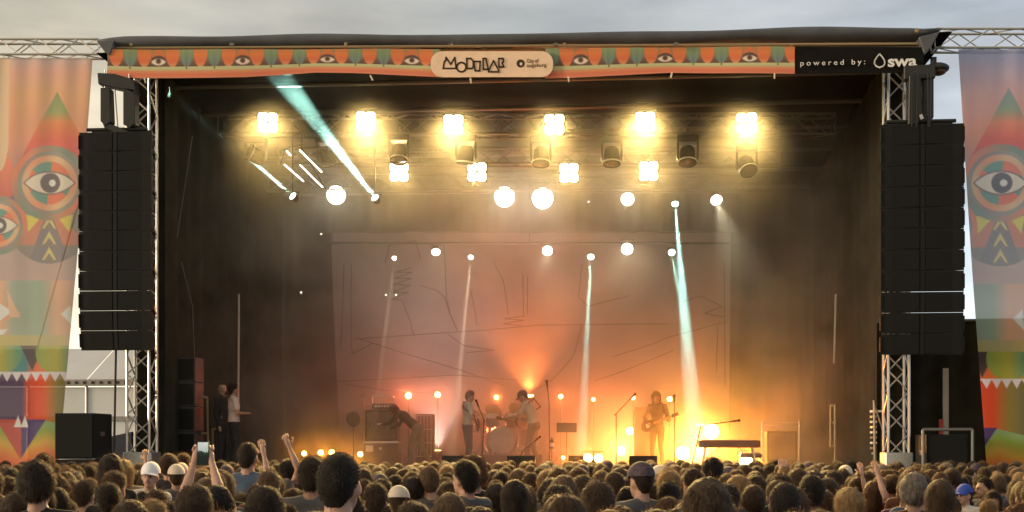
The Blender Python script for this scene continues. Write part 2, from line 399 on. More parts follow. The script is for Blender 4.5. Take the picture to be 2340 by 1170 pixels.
def blinder(px, py, Y, label, size=.40, watts=3500, target=None):
    c = P(px, py, Y); tg = target or Vector((c.x*.4+.6, -10.5, 1.2))
    Mx = Matrix.Translation(c) @ aim(c, CAM+Vector((0, 0, .5)))
    t = thing('blinder_lamp', label, 'stage lamp', c, group='square stage lamps facing the crowd')
    def hous(bm):
        box(bm, (0, 0, .07), (1.06, 1.06, .05)); 
        for s in (-1, 1): box(bm, (s*.51, 0, .0), (.035, 1.06, .14)); box(bm, (0, s*.51, 0), (1.06, .035, .14))
        box(bm, (0, 0, 0), (.03, 1.0, .12)); box(bm, (0, 0, 0), (1.0, .03, .12))
    S = Matrix.Diagonal((size, size, size, 1))
    mobj('housing', cached('blinder_housing', hous), M_paint, t, Mx @ S)
    for sx in (-1, 1):
        for sy in (-1, 1):
            cached('lens', lambda b: lens_disc(b, r=1)); mobj('lamp', cached('square_lens', sq_lens), E_warm, t, Mx @ Matrix.Translation((sx*.245*size, sy*.245*size, -.02)) @ Matrix.Diagonal((.232*size, .232*size, .2, 1)))
    def yoke(bm):
        for s in (-1, 1): box(bm, (s*.57, .3, .02), (.02, .65, .06))
        box(bm, (0, .62, .02), (1.16, .02, .06))
    mobj('yoke', cached('blinder_yoke', yoke), M_paint, t, Mx @ S)
    spot(t, c-(c-tg).normalized()*.09, tg, watts, 76, WARM, .9, .12)
    return t
names6 = ['first', 'second', 'third', 'fourth', 'fifth', 'sixth']
for i, (px, py) in enumerate(((612, 280), (836, 278), (1036, 285), (1267, 284), (1474, 279), (1706, 281))):
    blinder(px, py, YT1-.32, f'{names6[i]} square lamp from the aqua beams side on the front lighting truss')
for i, (px, py) in enumerate(((912, 393), (1090, 393), (1300, 395), (1482, 391))):
    blinder(px, py, YT2-.3, f'{names6[i]} square lamp from the aqua beams side in the middle row under the moving heads', .42, 300)

def par(px, py, Y, label, r, em, col, watts, angle, target, name='par_lamp', cat='stage lamp', group=None, blend=.5, can=M_paint, stand=None, lens_scale=.9, size=.05):
    """a can lamp at a photo pixel, lens towards its target"""
    c = P(px, py, Y); tg = Vector(target); Mx = Matrix.Translation(c) @ aim(c, tg)
    t = thing(name, label, cat, c, group=group)
    def body(bm):
        prof = [(.98, -.12), (1.05, -.15), (1.05, .0), (1.0, .5), (.82, 1.3), (.45, 1.75), (0.02, 1.8)]
        n = 16; rows = [[bm.verts.new((p[0]*math.cos(2*math.pi*k/n), p[0]*math.sin(2*math.pi*k/n), p[1])) for k in range(n)] for p in prof]
        for a, b in zip(rows[:-1], rows[1:]):
            for k in range(n): bm.faces.new((a[k], a[(k+1) % n], b[(k+1) % n], b[k]))
        bm.faces.new(rows[-1])
    S = Matrix.Diagonal((r, r, r, 1))
    mobj('can', cached('par_can', body), can, t, Mx @ S)
    mobj('lens', cached('lens', None), em, t, Mx @ Matrix.Diagonal((r*lens_scale, r*lens_scale, r, 1)))
    def yk(bm):
        for s in (-1, 1): box(bm, (s*1.12, .6, .5), (.05, 1.5, .2))
        box(bm, (0, 1.35, .5), (2.29, .06, .2))
    mobj('yoke', cached('par_yoke', yk), can, t, Mx @ S)
    if stand is not None:
        rod('stand_pole', (c.x, c.y+.08, stand), (c.x, c.y+.08, c.z-r*1.05), .018, M_alud, t)
        for k in range(3):
            a = 2.1*k+.4; rod('stand_leg', (c.x, c.y+.08, stand+.35), (c.x+.32*math.cos(a), c.y+.08+.32*math.sin(a), stand+.01), .012, M_alud, t)
    if watts: spot(t, c+(tg-c).normalized()*(.3*r+.03), tg, watts, angle, col, blend, size)
    return t
G3 = 'round lamps on the rear lighting truss'
AU = CAM+Vector((0, 0, .3))
for px, py, r, w, lb in ((768, 446, .25, 44, 'glaring round lamp beside the long aqua beam'), (1153, 450, .27, 34, 'glaring round lamp over the guitarist, left of a close pair'),
                      (1240, 453, .28, 36, 'largest glaring round lamp, right of a close pair'), (1434, 455, .17, 26, 'smaller round white lamp under the last middle square lamp')):
    par(px, py, YT3, lb, r, E_white, WHITE, w, 100, AU, group=G3)
par(1637, 457, YT3, 'tilted oval white lamp casting a pale cone of light', .15, E_white, WHITE, 300, 26, P(1700, 640, 4.5), group=G3, blend=.9)
par(1251, 573, 8.6, 'small round white lamp above the backdrop over the cap wearer', .14, E_white, WHITE, 70, 36, P(1250, 800, 3.5), group='small lamps above the backdrop', blend=.9)
par(1433, 569, 8.6, 'small round white lamp above the backdrop over the mic stand', .16, E_white, WHITE, 60, 60, P(1440, 800, 1.0), group='small lamps above the backdrop', blend=.9)
par(996, 576, 8.6, 'flat oval white lamp above the backdrop drawing', .12, E_white, WHITE, 20, 40, P(990, 1000, 4), group='small lamps above the backdrop')
for px, py, lb in ((734, 535, 'tiny dim lamp at the upper corner of the backdrop'), (882, 674, 'tiny white lamp, left of a pair on the backdrop'), (905, 674, 'tiny white lamp, right of a pair on the backdrop'), (1345, 461, 'tiny dim lamp on the rear truss right of the big pair'), (688, 668, 'tiny dim lamp on the dark curtain')):
    par(px, py, 8.6, lb, .028, E_dim, WHITE, 0, 40, AU, group='tiny lamps')

# narrow beams: lamp pixel, depth, far end pixel at the front of the stage
def beam(px, py, Y, tx, ty, tY, label, watts, ang, col=AQUA, em=E_aqua, r=.09):
    return par(px, py, Y, label, r, em, col, watts*18, ang*.72, P(tx, ty, tY), name='beam_lamp', group='narrow beam lamps', blend=.65, size=.03)
beam(669, 448, 3.6, 372, 187, .7, 'small aqua beam lamp throwing the shorter beam up to the stage corner', 7500, 6.6)
beam(857, 452, 3.6, 640, 172, .7, 'small aqua beam lamp throwing the long widening beam up to the roof', 4200, 11.5)
beam(1543, 466, YT3, 1580, 905, 3.4, 'aqua beam lamp with the brightest beam falling past the keyboard', 2500, 5.6)
beam(1535, 577, 8.6, 1575, 800, 3.5, 'aqua beam lamp just below the brightest falling beam', 700, 3.2)
beam(1350, 587, 8.6, 1333, 935, 3.6, 'aqua beam lamp with the thin beam falling right of the cap wearer', 2000, 3.0)
beam(1076, 588, 8.6, 1046, 890, 4.0, 'white beam lamp with the thin beam falling on the guitarist', 1300, 2.2, WHITE, E_white, .07)
beam(901, 590, 8.6, 870, 850, 4.5, 'white beam lamp with a faint thin beam on the backdrop drawing', 420, 2.0, WHITE, E_white, .06)

for px_, py_ in ((669, 448), (857, 452)):
    t = thing('drop_pipe', 'thin drop pipe carrying the beam lamp of the %s aqua beam' % ('shorter' if px_ < 700 else 'long widening'), 'pipe', P(px_, py_, 3.72))
    rod('pipe', P(px_, py_-8, 3.72), P(px_, 300, 3.72), .014, M_paint, t); rod('clamp', P(px_, 298, 3.72), P(px_, 285, 3.72), .03, M_alud, t)
# moving heads hanging under the front truss
def moving_head(px, py, Y, label, face, lit=None, scale=1.0):
    c = P(px, py, Y); t = thing('moving_head_lamp', label, 'stage lamp', c, group='moving heads under the front truss')
    s = .44*scale
    M0 = Matrix.Translation(c); S = Matrix.Diagonal((s, s, s, 1))
    def base(bm): box(bm, (0, 0, .62), (1.0, .7, .32), bevel=.05); box(bm, (0, 0, .84), (.25, .2, .14))
    mobj('base', cached('mh_base', base), M_paint, t, M0 @ S)
    def arm(bm): box(bm, (0, 0, .18), (.1, .42, .72), bevel=.03); ball(bm, (0, 0, -.1), (.07, .24, .24), 12)
    for k in (-1, 1): mobj('arm', cached('mh_arm', arm), M_paint, t, M0 @ Matrix.Translation((k*.45*s, 0, 0)) @ S)
    def head(bm):
        prof = [(.02, .42), (.25, .40), (.34, .25), (.36, .0), (.36, -.25), (.42, -.28), (.42, -.42), (.36, -.44)]
        n = 18; rows = [[bm.verts.new((p[0]*math.cos(2*math.pi*k/n), p[0]*math.sin(2*math.pi*k/n), p[1])) for k in range(n)] for p in prof]
        for a, b in zip(rows[:-1], rows[1:]):
            for k in range(n): bm.faces.new((a[k], b[k], b[(k+1) % n], a[(k+1) % n]))
    hm = M0 @ Matrix.Translation((0, 0, -.1*s)) @ aim(c, c+Vector(face))
    h = mobj('head', cached('mh_head', head), M_cab, t, hm @ S)
    def ring(bm):
        n = 18; r0 = [bm.verts.new((.43*math.cos(2*math.pi*k/n), .43*math.sin(2*math.pi*k/n), -.30)) for k in range(n)]
        r1 = [bm.verts.new((.43*math.cos(2*math.pi*k/n), .43*math.sin(2*math.pi*k/n), -.38)) for k in range(n)]
        for k in range(n): bm.faces.new((r0[k], r1[k], r1[(k+1) % n], r0[(k+1) % n]))
    mobj('trim_ring', cached('mh_ring', ring), M_alu, h, hm @ S)
    mobj('lens', cached('lens', None), lit or M_glassd, h, hm @ Matrix.Translation((0, 0, -.41*s)) @ Matrix.Diagonal((.36*s, .36*s, .1, 1)))
    rod('clamp', c+Vector((0, 0, .85*s)), c+Vector((0, 0, 1.15*s)), .03, M_alud, t)
    return t
M_glassd = mat('dark_lens_glass', (.05, .045, .04), .12, spec=.8)
for px, py, f, lb in ((585, 352, (-.7, -.6, .35), 'moving head nearest the aqua beams, tilted up'), (748, 352, (.15, .5, -.9), 'moving head crossed by the long aqua beam'),
                  (912, 346, (0, -.35, -1), 'moving head right above the first middle square lamp'), (1065, 349, (-.1, .1, -1), 'moving head left above the second middle square lamp'),
                  (1236, 352, (0, -.25, -1), 'dark moving head above the pair of glaring round lamps'), (1398, 352, (0, -.2, -1), 'dark moving head left of the last middle square lamp'),
                  (1571, 350, (0, -.3, -1), 'dark moving head right of the last middle square lamp'), (1706, 372, (.2, -.5, -.8), 'moving head hanging under the last square lamp of the front row')):
    moving_head(px, py, YT1 if px != 748 else 5.2, lb, f, scale=1.0 if px != 748 else 1.1)
# glints of light on slanted bars, shaped as four thin glowing tubes
t = thing('glint_streaks', 'four thin slanted glints of light shaped as glowing tubes between the aqua beams', 'light glint', P(690, 380, 3.4))
for a in ((655, 345, 664, 355), (685, 343, 735, 393), (650, 376, 693, 414), (686, 377, 737, 428)):
    rod('tube', P(a[0], a[1], 3.6), P(a[2], a[3], 3.2), .007, E_white, t)
for a in ((652, 340, 690, 330), (652, 340, 640, 380), (690, 340, 745, 432)): rod('frame_bar', P(a[0], a[1], 3.62), P(a[2], a[3], 3.25), .014, M_paint, t)
rod('hanger', P(690, 300, 3.6), P(688, 345, 3.6), .012, M_paint, t)

# lamps on stands at the back of the stage
for px, py, r, em, col, w, lb in ((933, 904, .085, E_or, RED, 100, 'bright orange lamp on a stand behind the bending musician'), (1000, 902, .08, E_or, RED, 80, 'orange pink lamp on a stand left of the guitarist'),
        (1134, 908, .06, E_or, ORANGE, 70, 'small orange lamp between the two musicians'), (1281, 906, .06, E_or, ORANGE, 70, 'small orange lamp behind the cap wearer'),
        (1356, 913, .055, E_or, ORANGE, 30, 'small orange lamp beside the thin aqua beam'), (1447, 909, .055, E_or, ORANGE, 30, 'small orange lamp at the tip of the slanted mic boom'),
        (1530, 912, .065, E_yel, YEL, 40, 'yellow lamp on a stand right of the dark musician'), (829, 905, .08, M_glassd, RED, 0, 'unlit reddish lamp on a stand above the amplifier')):
    par(px, py, 7.8, lb, r, em, col, w, 120, AU, name='stand_lamp', group='lamps on stands at the back of the stage', stand=ZS)
par(1440, 985, 7.2, 'low white lamp beside the dark musician', .10, E_yel, ORANGE, 40, 120, AU, name='stand_lamp', group='low lamps on the stage floor', stand=ZS)
par(1130, 983, 6.6, 'reddish white lamp shining through the drum kit', .08, E_or, RED, 40, 120, AU, name='stand_lamp', group='low lamps on the stage floor', stand=ZS)
# floor lamps
for i, (px, py, r, em, w, lb) in enumerate(((695, 1036, .055, E_yel, 14, 'small floor lamp, first of four by the tall head'), (733, 1034, .06, E_yel, 14, 'small floor lamp, second of four by the tall head'),
        (758, 1034, .065, E_yel, 14, 'small floor lamp, third of four by the tall head'), (823, 1038, .06, E_yel, 14, 'small floor lamp to the right of the tall head'),
        (1016, 1049, .055, E_yel, 12, 'small floor lamp left of the guitarist feet'), (1344, 1046, .10, E_yel, 24, 'round floor lamp, left one of a close pair'),
        (1368, 1047, .10, E_yel, 24, 'round floor lamp, right one of a close pair'), (1287, 1046, .04, E_yel, 6, 'tiny floor lamp left of the close pair'))):
    par(px, py, 1.6, lb, r, E_foot, YEL, w*5, 130, AU+Vector((0, 0, 2)), name='floor_lamp', group='lamps along the front of the stage floor')
# strong yellow and orange floods behind the keyboard and up the backdrop
for px, py, Y, r, w, lb, tg in ((1560, 1035, 5.6, .17, 600, 'glaring yellow flood lamp on the floor left of the keyboard', (1540, 700, 3)), (1625, 986, 6.6, .20, 420, 'glaring yellow flood lamp behind the keyboard', (1640, 700, 3)),
        (1704, 1052, 5.2, .16, 130, 'yellow flood lamp shining under the keyboard', (1690, 800, 2)), (1660, 1082, 4.0, .12, 60, 'lowest yellow flood lamp below the keyboard stand', (1640, 800, 2))):
    par(px, py, Y, lb, r, E_yel, YEL, w*1.6, 105, AU+Vector((0, 0, 1)), name='flood_lamp', group='yellow flood lamps by the keyboard', blend=1.0)
for px, w, tx, ty, lb in ((1210, 1100, 1205, 760, 'orange flood lamp hidden behind the cap wearer'), (1420, 2000, 1400, 900, 'orange flood lamp behind the mic stand'), (1600, 2300, 1600, 900, 'orange flood lamp behind the keyboard'), (1000, 700, 1000, 600, 'orange flood lamp behind the amplifiers')):
    par(px, 1030 if px != 1210 else 905, 7.9, lb, .12, E_or, ORANGE if px != 1000 else (1, .70, .62), w, 95 if ty < 800 else 74, P(tx, ty, 7.2) if ty < 800 else P(tx, 985, 4.5), name='flood_lamp', group='orange flood lamps washing the backdrop', blend=1.0)
# ------------------------------------------------------------------ loudspeaker arrays and rigging
def line_array(label, pxl, pxr, pyt, pyb, Y, n, bend):
    a = P(pxl, pyt, Y); b = P(pxr, pyt, Y); w = b.x-a.x; x = (a.x+b.x)/2; zt = a.z; zb = P(pxl, pyb, Y).z
    t = thing('line_array', label, 'loudspeaker', (x, Y, zb))
    h = (zt-zb)/n; y = Y; z = zt; ang = 0
    def shell(bm):
        v = [bm.verts.new(p) for p in ((-.5, 0, -.5), (.5, 0, -.5), (.5, 0, .5), (-.5, 0, .5), (-.42, 1, -.36), (.42, 1, -.36), (.42, 1, .36), (-.42, 1, .36))]
        for f in ((0, 1, 2, 3), (5, 4, 7, 6), (1, 0, 4, 5), (3, 2, 6, 7), (0, 3, 7, 4), (2, 1, 5, 6)): bm.faces.new([v[i] for i in f])
    def grille(bm):
        v = [[bm.verts.new((-.5+i/6, .10*((i/6-.5)**2)*4*0-.12*math.sin(math.pi*i/6)*.0, -.5+j)) for i in range(7)] for j in range(2)]
        for i in range(6): bm.faces.new((v[0][i], v[0][i+1], v[1][i+1], v[1][i]))
        r = bmesh.ops.extrude_face_region(bm, geom=list(bm.faces)); bmesh.ops.translate(bm, verts=[q for q in r['geom'] if isinstance(q, bmesh.types.BMVert)], vec=(0, .02, 0))
    for i in range(n):
        k = max(0, (i-n*.55)/(n*.45)); ang = bend*k*k
        zc = z-h*.5*math.cos(ang); yc = y+h*.5*math.sin(ang)
        Mx = Matrix.Translation((x, yc, zc)) @ Matrix.Rotation(ang, 4, 'X')
        hh = h*(.982 if 1 < i < n-2 else .992)
        c = mobj('cabinet', cached('array_shell', shell), M_cab, t, Mx @ Matrix.Diagonal((w*(1-.02*k), .45, hh, 1)))
        for s in (-1, 1):
            mobj('grille', cached('array_grille', grille), M_grille, c, Mx @ Matrix.Translation((s*w*.262, -.008, 0)) @ Matrix.Rotation(s*.10, 4, 'Z') @ Matrix.Diagonal((w*.43, 1, hh*.9, 1)))
        bx('centre_strip', Mx @ Vector((0, -.010, 0)), (w*.05, .02, hh*.96), M_alud if i > n-0 else M_cab, c, rot=Matrix.Rotation(ang, 4, 'X'))
        for s in (-1, 1): bx('rigging_plate', Mx @ Vector((s*w*.5, .02, 0)), (.018, .09, h*.7), M_cab, c, rot=Matrix.Rotation(ang, 4, 'X'))
        z -= h*math.cos(ang); y += h*math.sin(ang)
    f = thing('rigging_frame', label.replace('hanging', 'frame above the array')[:0]+('black hoist frame above the loudspeaker array '+('by the white tent side' if pxl < 1000 else 'under the round black lamp')), 'rigging frame', (x, Y, zt))
    for s in (-1, 1): rod('frame_beam', (x-w*.42, Y+.22+s*.12, zt+.07), (x+w*.42, Y+.22+s*.12, zt+.07), .035, M_paint, f, 8)
    return t, f, x, zt, w
PAY = -.75
tl, fl, xl_, zl_, wl_ = line_array('tall black loudspeaker array hanging in front of the tower by the white tent', 181, 346, 303, 801, PAY, 11, .16)
tr_, fr, xr_, zr_, wr_ = line_array('tall black loudspeaker array hanging by the black wing curtain', 2013, 2203, 285, 811, PAY, 11, .10)
def chunk(name, parent, pts, Y, th, m=M_paint):
    bm = B(); f = [bm.verts.new(P(px, py, Y)) for px, py in pts]; fc = bm.faces.new(f)
    r = bmesh.ops.extrude_face_region(bm, geom=[fc]); bmesh.ops.translate(bm, verts=[q for q in r['geom'] if isinstance(q, bmesh.types.BMVert)], vec=(0, th, 0))
    bmesh.ops.recalc_face_normals(bm, faces=bm.faces); bmesh.ops.bevel(bm, geom=list(bm.edges), offset=.012, segments=1, affect='EDGES')
    return obj(name, bm, m, parent)
chunk('top_beam', fl, ((222, 166), (262, 168), (305, 182), (310, 214), (285, 205), (224, 192)), PAY, .25)
chunk('hoist', fl, ((229, 200), (250, 200), (253, 278), (240, 288), (229, 276)), PAY, .22)
chunk('hoist', fl, ((281, 200), (307, 204), (308, 282), (296, 292), (281, 284)), PAY, .25)
chunk('lower_beam', fl, ((232, 276), (256, 284), (300, 302), (262, 304), (238, 292)), PAY+.02, .2)
rod('chain', P(262, 196, PAY+.1), P(270, 300, PAY+.1), .012, M_steel, fl)
rod('chain', P(240, 160, PAY+.1), P(240, 205, PAY+.1), .012, M_steel, fl); rod('chain', P(295, 170, PAY+.1), P(295, 205, PAY+.1), .012, M_steel, fl)
chunk('hoist', fr, ((2078, 172), (2104, 168), (2106, 262), (2098, 284), (2076, 284)), PAY, .25)
chunk('hoist', fr, ((2110, 176), (2134, 172), (2134, 268), (2120, 284), (2108, 280)), PAY+.1, .22)
chunk('top_beam', fr, ((2066, 150), (2138, 146), (2138, 178), (2066, 182)), PAY+.05, .2)
for px in (2085, 2097, 2120, 2128): rod('cable', P(px, 165, PAY-.02), P(px-4+random.random()*8, 290, PAY-.02), .012, M_paint, fr)
rod('shackle', P(2104, 262, PAY-.05), P(2108, 272, PAY-.05), .03, M_steel, fr)
for lb_, pts_ in (('dark gusset at the roof corner above the white tent side', ((220, 93), (262, 92), (250, 126), (240, 120))), ('dark gusset at the roof corner above the round dome lamp', ((2148, 72), (2100, 84), (2112, 122), (2128, 108)))):
    t = thing('roof_gusset', lb_, 'gusset', P(*pts_[2], -.6)); chunk('plate', t, pts_, -.66, .3, M_tarp)
t = thing('dome_lamp', 'round black dome lamp under the roof corner beside the sponsor panel', 'lamp', P(2140, 158, -.6))
bm = B(); c = P(2141, 157, -.5); ball(bm, c, (.215, .2, .10), 16); box(bm, c+Vector((-.06, 0, .1)), (.09, .09, .2)); obj('dome', bm, M_paint, t, smooth=True)
bm = B(); ball(bm, c+Vector((.02, -.02, -.06)), (.14, .14, .07), 14); obj('glass', bm, mat('smoked_glass', (.10, .05, .03), .2, spec=.6), t, smooth=True)

# ------------------------------------------------------------------ printed sheets
M_print = print_mat('printed_banner', .38); M_val = print_mat('printed_valance', .0)
def mesh_see(m, f=.14):                              # open mesh weave lets a little of what is behind show
    t = m.node_tree; o = t.nodes['Material Output']; src = o.inputs['Surface'].links[0].from_socket
    tr = t.nodes.new('ShaderNodeBsdfTransparent'); mx = t.nodes.new('ShaderNodeMixShader'); mx.inputs['Fac'].default_value = f
    t.links.new(src, mx.inputs[1]); t.links.new(tr.outputs['BSDF'], mx.inputs[2]); t.links.new(mx.outputs['Shader'], o.inputs['Surface'])
mesh_see(M_print, .10)
def sheet(name, m, nx, nz, posfn, colfn, parent=None, double=0.0):
    U, V = np.meshgrid(np.linspace(0, 1, nx+1), np.linspace(0, 1, nz+1), indexing='ij')
    X, Y, Z, PX, PY = posfn(U, V)
    co = np.stack([X, Y, Z], -1).reshape(-1, 3)
    idx = np.arange((nx+1)*(nz+1)).reshape(nx+1, nz+1)
    f = np.stack([idx[:-1, :-1], idx[:-1, 1:], idx[1:, 1:], idx[1:, :-1]], -1).reshape(-1, 4)
    me = bpy.data.meshes.new(name)
    if parent is not None: co = co - np.array(WM[parent.name].translation)
    me.vertices.add(len(co)); me.vertices.foreach_set('co', co.ravel())
    me.loops.add(f.size); me.loops.foreach_set('vertex_index', f.ravel())
    me.polygons.add(len(f)); me.polygons.foreach_set('loop_start', np.arange(0, f.size, 4)); me.polygons.foreach_set('loop_total', np.full(len(f), 4))
    me.update(); me.validate()
    col = colfn(PX, PY).reshape(-1, 3)
    a = me.attributes.new('print', 'FLOAT_COLOR', 'POINT')
    a.data.foreach_set('color', np.concatenate([col, np.ones((len(col), 1))], 1).astype(np.float32).ravel())
    me.polygons.foreach_set('use_smooth', [True]*len(me.polygons))
    return mobj(name, me, m, parent)
def lin(c): return np.array(s2l(c))
def vgrad(y, stops):
    ys = [s[0] for s in stops]; cs = np.array([lin(s[1]) for s in stops])
    return np.stack([np.interp(y, ys, cs[:, k]) for k in range(3)], -1)
def put(col, m, c):
    c = np.asarray(c, float); m = np.clip(m, 0, 1)[..., None]
    return col*(1-m)+c*m
def sm(d, w=1.2): return np.clip(.5-d/(2*w), 0, 1)     # soft inside mask from a signed distance
def tri(x, y, a, b, c):
    def e(p, q):
        dx, dy = q[0]-p[0], q[1]-p[1]; n = math.hypot(dx, dy); return ((x-p[0])*dy-(y-p[1])*dx)/n
    s = 1 if (b[0]-a[0])*(c[1]-a[1])-(b[1]-a[1])*(c[0]-a[0]) < 0 else -1
    return np.maximum(np.maximum(-s*e(a, b), -s*e(b, c)), -s*e(c, a))
def circ(x, y, cx, cy, r): return np.hypot(x-cx, y-cy)-r
def almond(x, y, cx, cy, hw, hh):
    Rr = (hw*hw+hh*hh)/(2*hh); return np.maximum(np.hypot(x-cx, y-(cy+Rr-hh)), np.hypot(x-cx, y-(cy-Rr+hh)))-Rr
def eye_rings(col, x, y, cx, cy, s, seed):
    a = np.arctan2(y-cy, x-cx); r = np.hypot(x-cx, y-cy)
    w = .5+.5*np.sin(a*2+seed)
    w2 = .5+.5*np.sin(a*3+1.3+seed)
    ringc = lin((128, 142, 128))*(1-w[..., None])+lin((214, 130, 92))*w[..., None]
    col = put(col, sm(r-86*s), ringc)
    col = put(col, sm(r-72*s), lin((150, 150, 140))*(1-w2[..., None])+lin((150, 130, 125))*w2[..., None])
    col = put(col, sm(r-63*s), lin((212, 178, 142))*(1-w2[..., None]*.6)+lin((222, 128, 84))*w2[..., None]*.6)
    inner = np.where((np.floor((a+seed)/(math.pi/3)) % 2 == 0)[..., None], lin((110, 150, 138)), lin((214, 120, 80)))
    col = put(col, sm(r-49*s), inner)
    col = put(col, sm(almond(x, y, cx, cy, 60*s, 27*s)), lin((112, 92, 96)))
    col = put(col, sm(almond(x, y, cx, cy, 56*s, 24*s)), lin((226, 204, 192)))
    col = put(col, sm(circ(x, y, cx+2*s, cy, 23*s)), lin((98, 86, 88)))
    col = put(col, sm(circ(x, y, cx+6*s, cy, 7.5*s)), lin((240, 234, 228)))
    return col
def banner_art(x, y):
    col = vgrad(y, ((120, (190, 176, 176)), (165, (214, 166, 146)), (215, (232, 164, 120)), (300, (222, 150, 116)), (400, (178, 138, 134)), (480, (150, 138, 134)), (560, (178, 158, 152)), (640, (186, 160, 156)), (1200, (186, 160, 150))))
    t = tri(x, y, (130, 208), (-10, 470), (270, 470))
    col = put(col, sm(t), vgrad(y, ((208, (128, 140, 98)), (255, (148, 156, 92)), (285, (226, 130, 62)), (320, (222, 96, 60)), (360, (190, 92, 86)), (420, (140, 106, 122)))))
    t = tri(x, y, (8, 330), (-60, 470), (60, 440)); col = put(col, sm(t), vgrad(y, ((330, (222, 140, 96)), (440, (196, 104, 84)))))
    bar = np.maximum(np.abs(x+40)-60, y-390+(np.maximum(x-0, 0)/20)**2*60); col = put(col, sm(bar, 2), lin((240, 184, 152)))
    # lower circle with chevrons
    col = put(col, sm(circ(x, y, 112, 508, 94)), lin((146, 134, 126)))
    wing = sm(tri(x, y, (112, 480), (14, 560), (210, 560))); col = put(col, wing*sm(circ(x, y, 112, 508, 94)), lin((196, 130, 104)))
    body = sm(tri(x, y, (112, 470), (58, 620), (166, 620))); col = put(col, body*sm(circ(x, y, 112, 508, 94)), lin((134, 124, 126)))
    for cy_ in (492, 528, 564):
        col = put(col, sm(tri(x, y, (112, cy_), (96, cy_+30), (128, cy_+30))), lin((206, 190, 126)))
        col = put(col, sm(tri(x, y, (112, cy_+14), (98, cy_+34), (126, cy_+34))), lin((140, 128, 118)))
    for a in (((58, 490), (92, 498), (64, 530)), ((166, 490), (134, 498), (158, 530))): col = put(col, sm(tri(x, y, *a)), lin((208, 196, 84)))
    col = eye_rings(col, x, y, -4, 515, .78, 2.0)
    col = eye_rings(col, x, y, 113, 418, 1.0, .4)
    # pale panels
    low = y > 640
    pan = vgrad(x, ((0, (216, 168, 138)), (30, (158, 166, 152)), (95, (150, 166, 150)), (130, (206, 166, 140)), (240, (196, 160, 146))))
    col = np.where(low[..., None], pan, col)
    for a, c in ((((-70, 660), (-70, 770), (48, 715)), (230, 160, 126)), (((-30, 675), (-30, 755), (28, 712)), (236, 228, 224)), (((16, 660), (46, 725), (22, 725)), (226, 176, 150)), (((-20, 755), (18, 752), (-10, 785)), (226, 214, 212)),
                 (((140, 718), (160, 698), (166, 745)), (230, 218, 222)), (((240, 660), (160, 720), (240, 770)), (222, 160, 122))): col = put(col, sm(tri(x, y, *a)), lin(c))
    col = np.where((y > 765)[..., None], vgrad(x, ((0, (190, 176, 112)), (100, (170, 164, 128)), (200, (206, 176, 116)))), col)
    # bands with circles and triangles
    b2 = y > 790
    band = vgrad(x, ((0, (84, 146, 150)), (60, (92, 140, 142)), (75, (206, 116, 74)), (105, (212, 126, 76)), (128, (128, 160, 104)), (170, (190, 160, 84))))
    col = np.where(b2[..., None], band, col)
    for k in (-115, 12, 139):
        col = put(col, sm(circ(x, y, k-10, 806, 48))*b2, vgrad(x-k, ((-60, (140, 160, 92)), (-10, (178, 172, 78)), (30, (110, 156, 128)))))
        col = put(col, sm(tri(x, y, (k+34, 789), (k+88, 789), (k+61, 848)))*b2, lin((92, 78, 80)))
        col = put(col, sm(tri(x, y, (k+20, 856), (k+61, 846), (k+90, 856)))*b2, lin((206, 110, 76)))
    b3 = y > 856
    band = vgrad(x, ((-40, (102, 84, 112)), (50, (98, 80, 110)), (62, (196, 88, 66)), (95, (216, 92, 58)), (112, (196, 122, 72)), (132, (150, 136, 82)), (180, (110, 110, 92))))
    col = np.where(b3[..., None], band, col)
    tooth = np.abs(((x+6) % 22)-11)/11*20
    col = put(col, sm((y-852)-tooth)*(y > 850), lin((228, 206, 214)))
    for k in (-70, 48, 166):
        low = np.clip((y-(960-np.abs(x-k)*.12)), -1, 1)*.5+.5
    b4 = y > 962+np.abs(((x-48+59) % 118)-59)*-.25+14
    xx = ((x-48+59) % 118)-59
    band = vgrad(y+np.abs(xx)*.3, ((965, (140, 172, 150)), (1000, (150, 168, 84)), (1025, (206, 170, 84)), (1060, (220, 112, 66)), (1090, (222, 96, 60))))
    col = np.where(b4[..., None], band, col)
    col = put(col, sm(tri(x, y, (48-58, 958), (48+58, 958), (46, 1050)))*(y > 958), np.where((xx < 0)[..., None], lin((186, 92, 82)), lin((96, 76, 124))))
    for k in (40, 56): col = put(col, sm(tri(x, y, (k-9, 976), (k+8, 976), (k+1, 950))), lin((232, 224, 232)))
    return col
def sky_tint_top(c, y):
    w = np.clip((330-y)/200, 0, 1)[..., None]*.62; return c*(1-w)+lin((118, 146, 196))*w  # blue light of the sky painted into the upper print colours
def banner(label, x_out, xt, xb, yt, yb, Y, map_, gain=1.0, tint=lambda c, y: c):
    nx, nz = 200, 420
    def pos(U, V):
        py = yt+(yb-yt)*V; xe = xt+(xb-xt)*V**1.1; px = x_out+(xe-x_out)*U
        if x_out > xt: px = xe+(x_out-xe)*U
        d0 = FW.y
        rx = FW.x+RT.x*(px-1170)/FPX; ry = FW.y+RT.y*(px-1170)/FPX; rz = (HOR-py)/FPX
        t = (Y-CAM.y)/ry
        fold = .022*np.sin(px*.11+1.5*np.sin(py*.004))*np.exp(-V*3.0)+.02*np.sin(px*.05+py*.006)*(.3+V*.4)
        edge = np.abs(px-xe)
        fold = fold+.03*np.exp(-edge/12)
        return CAM.x+rx*t, CAM.y+ry*t+fold, CAM.z+rz*t, px, py
    o = sheet('printed_banner', M_print, nx, nz, pos, lambda px, py: np.clip((tint(banner_art(*map_(px, py)), py)**1.18)*gain, 0, .92))
    return tag(o, label, 'banner')
banner('tall printed banner with eye rings and orange triangle beside the white tent', -230, 211, 131, 134, 1066, -.12, lambda x, y: (x, y), 1.5)
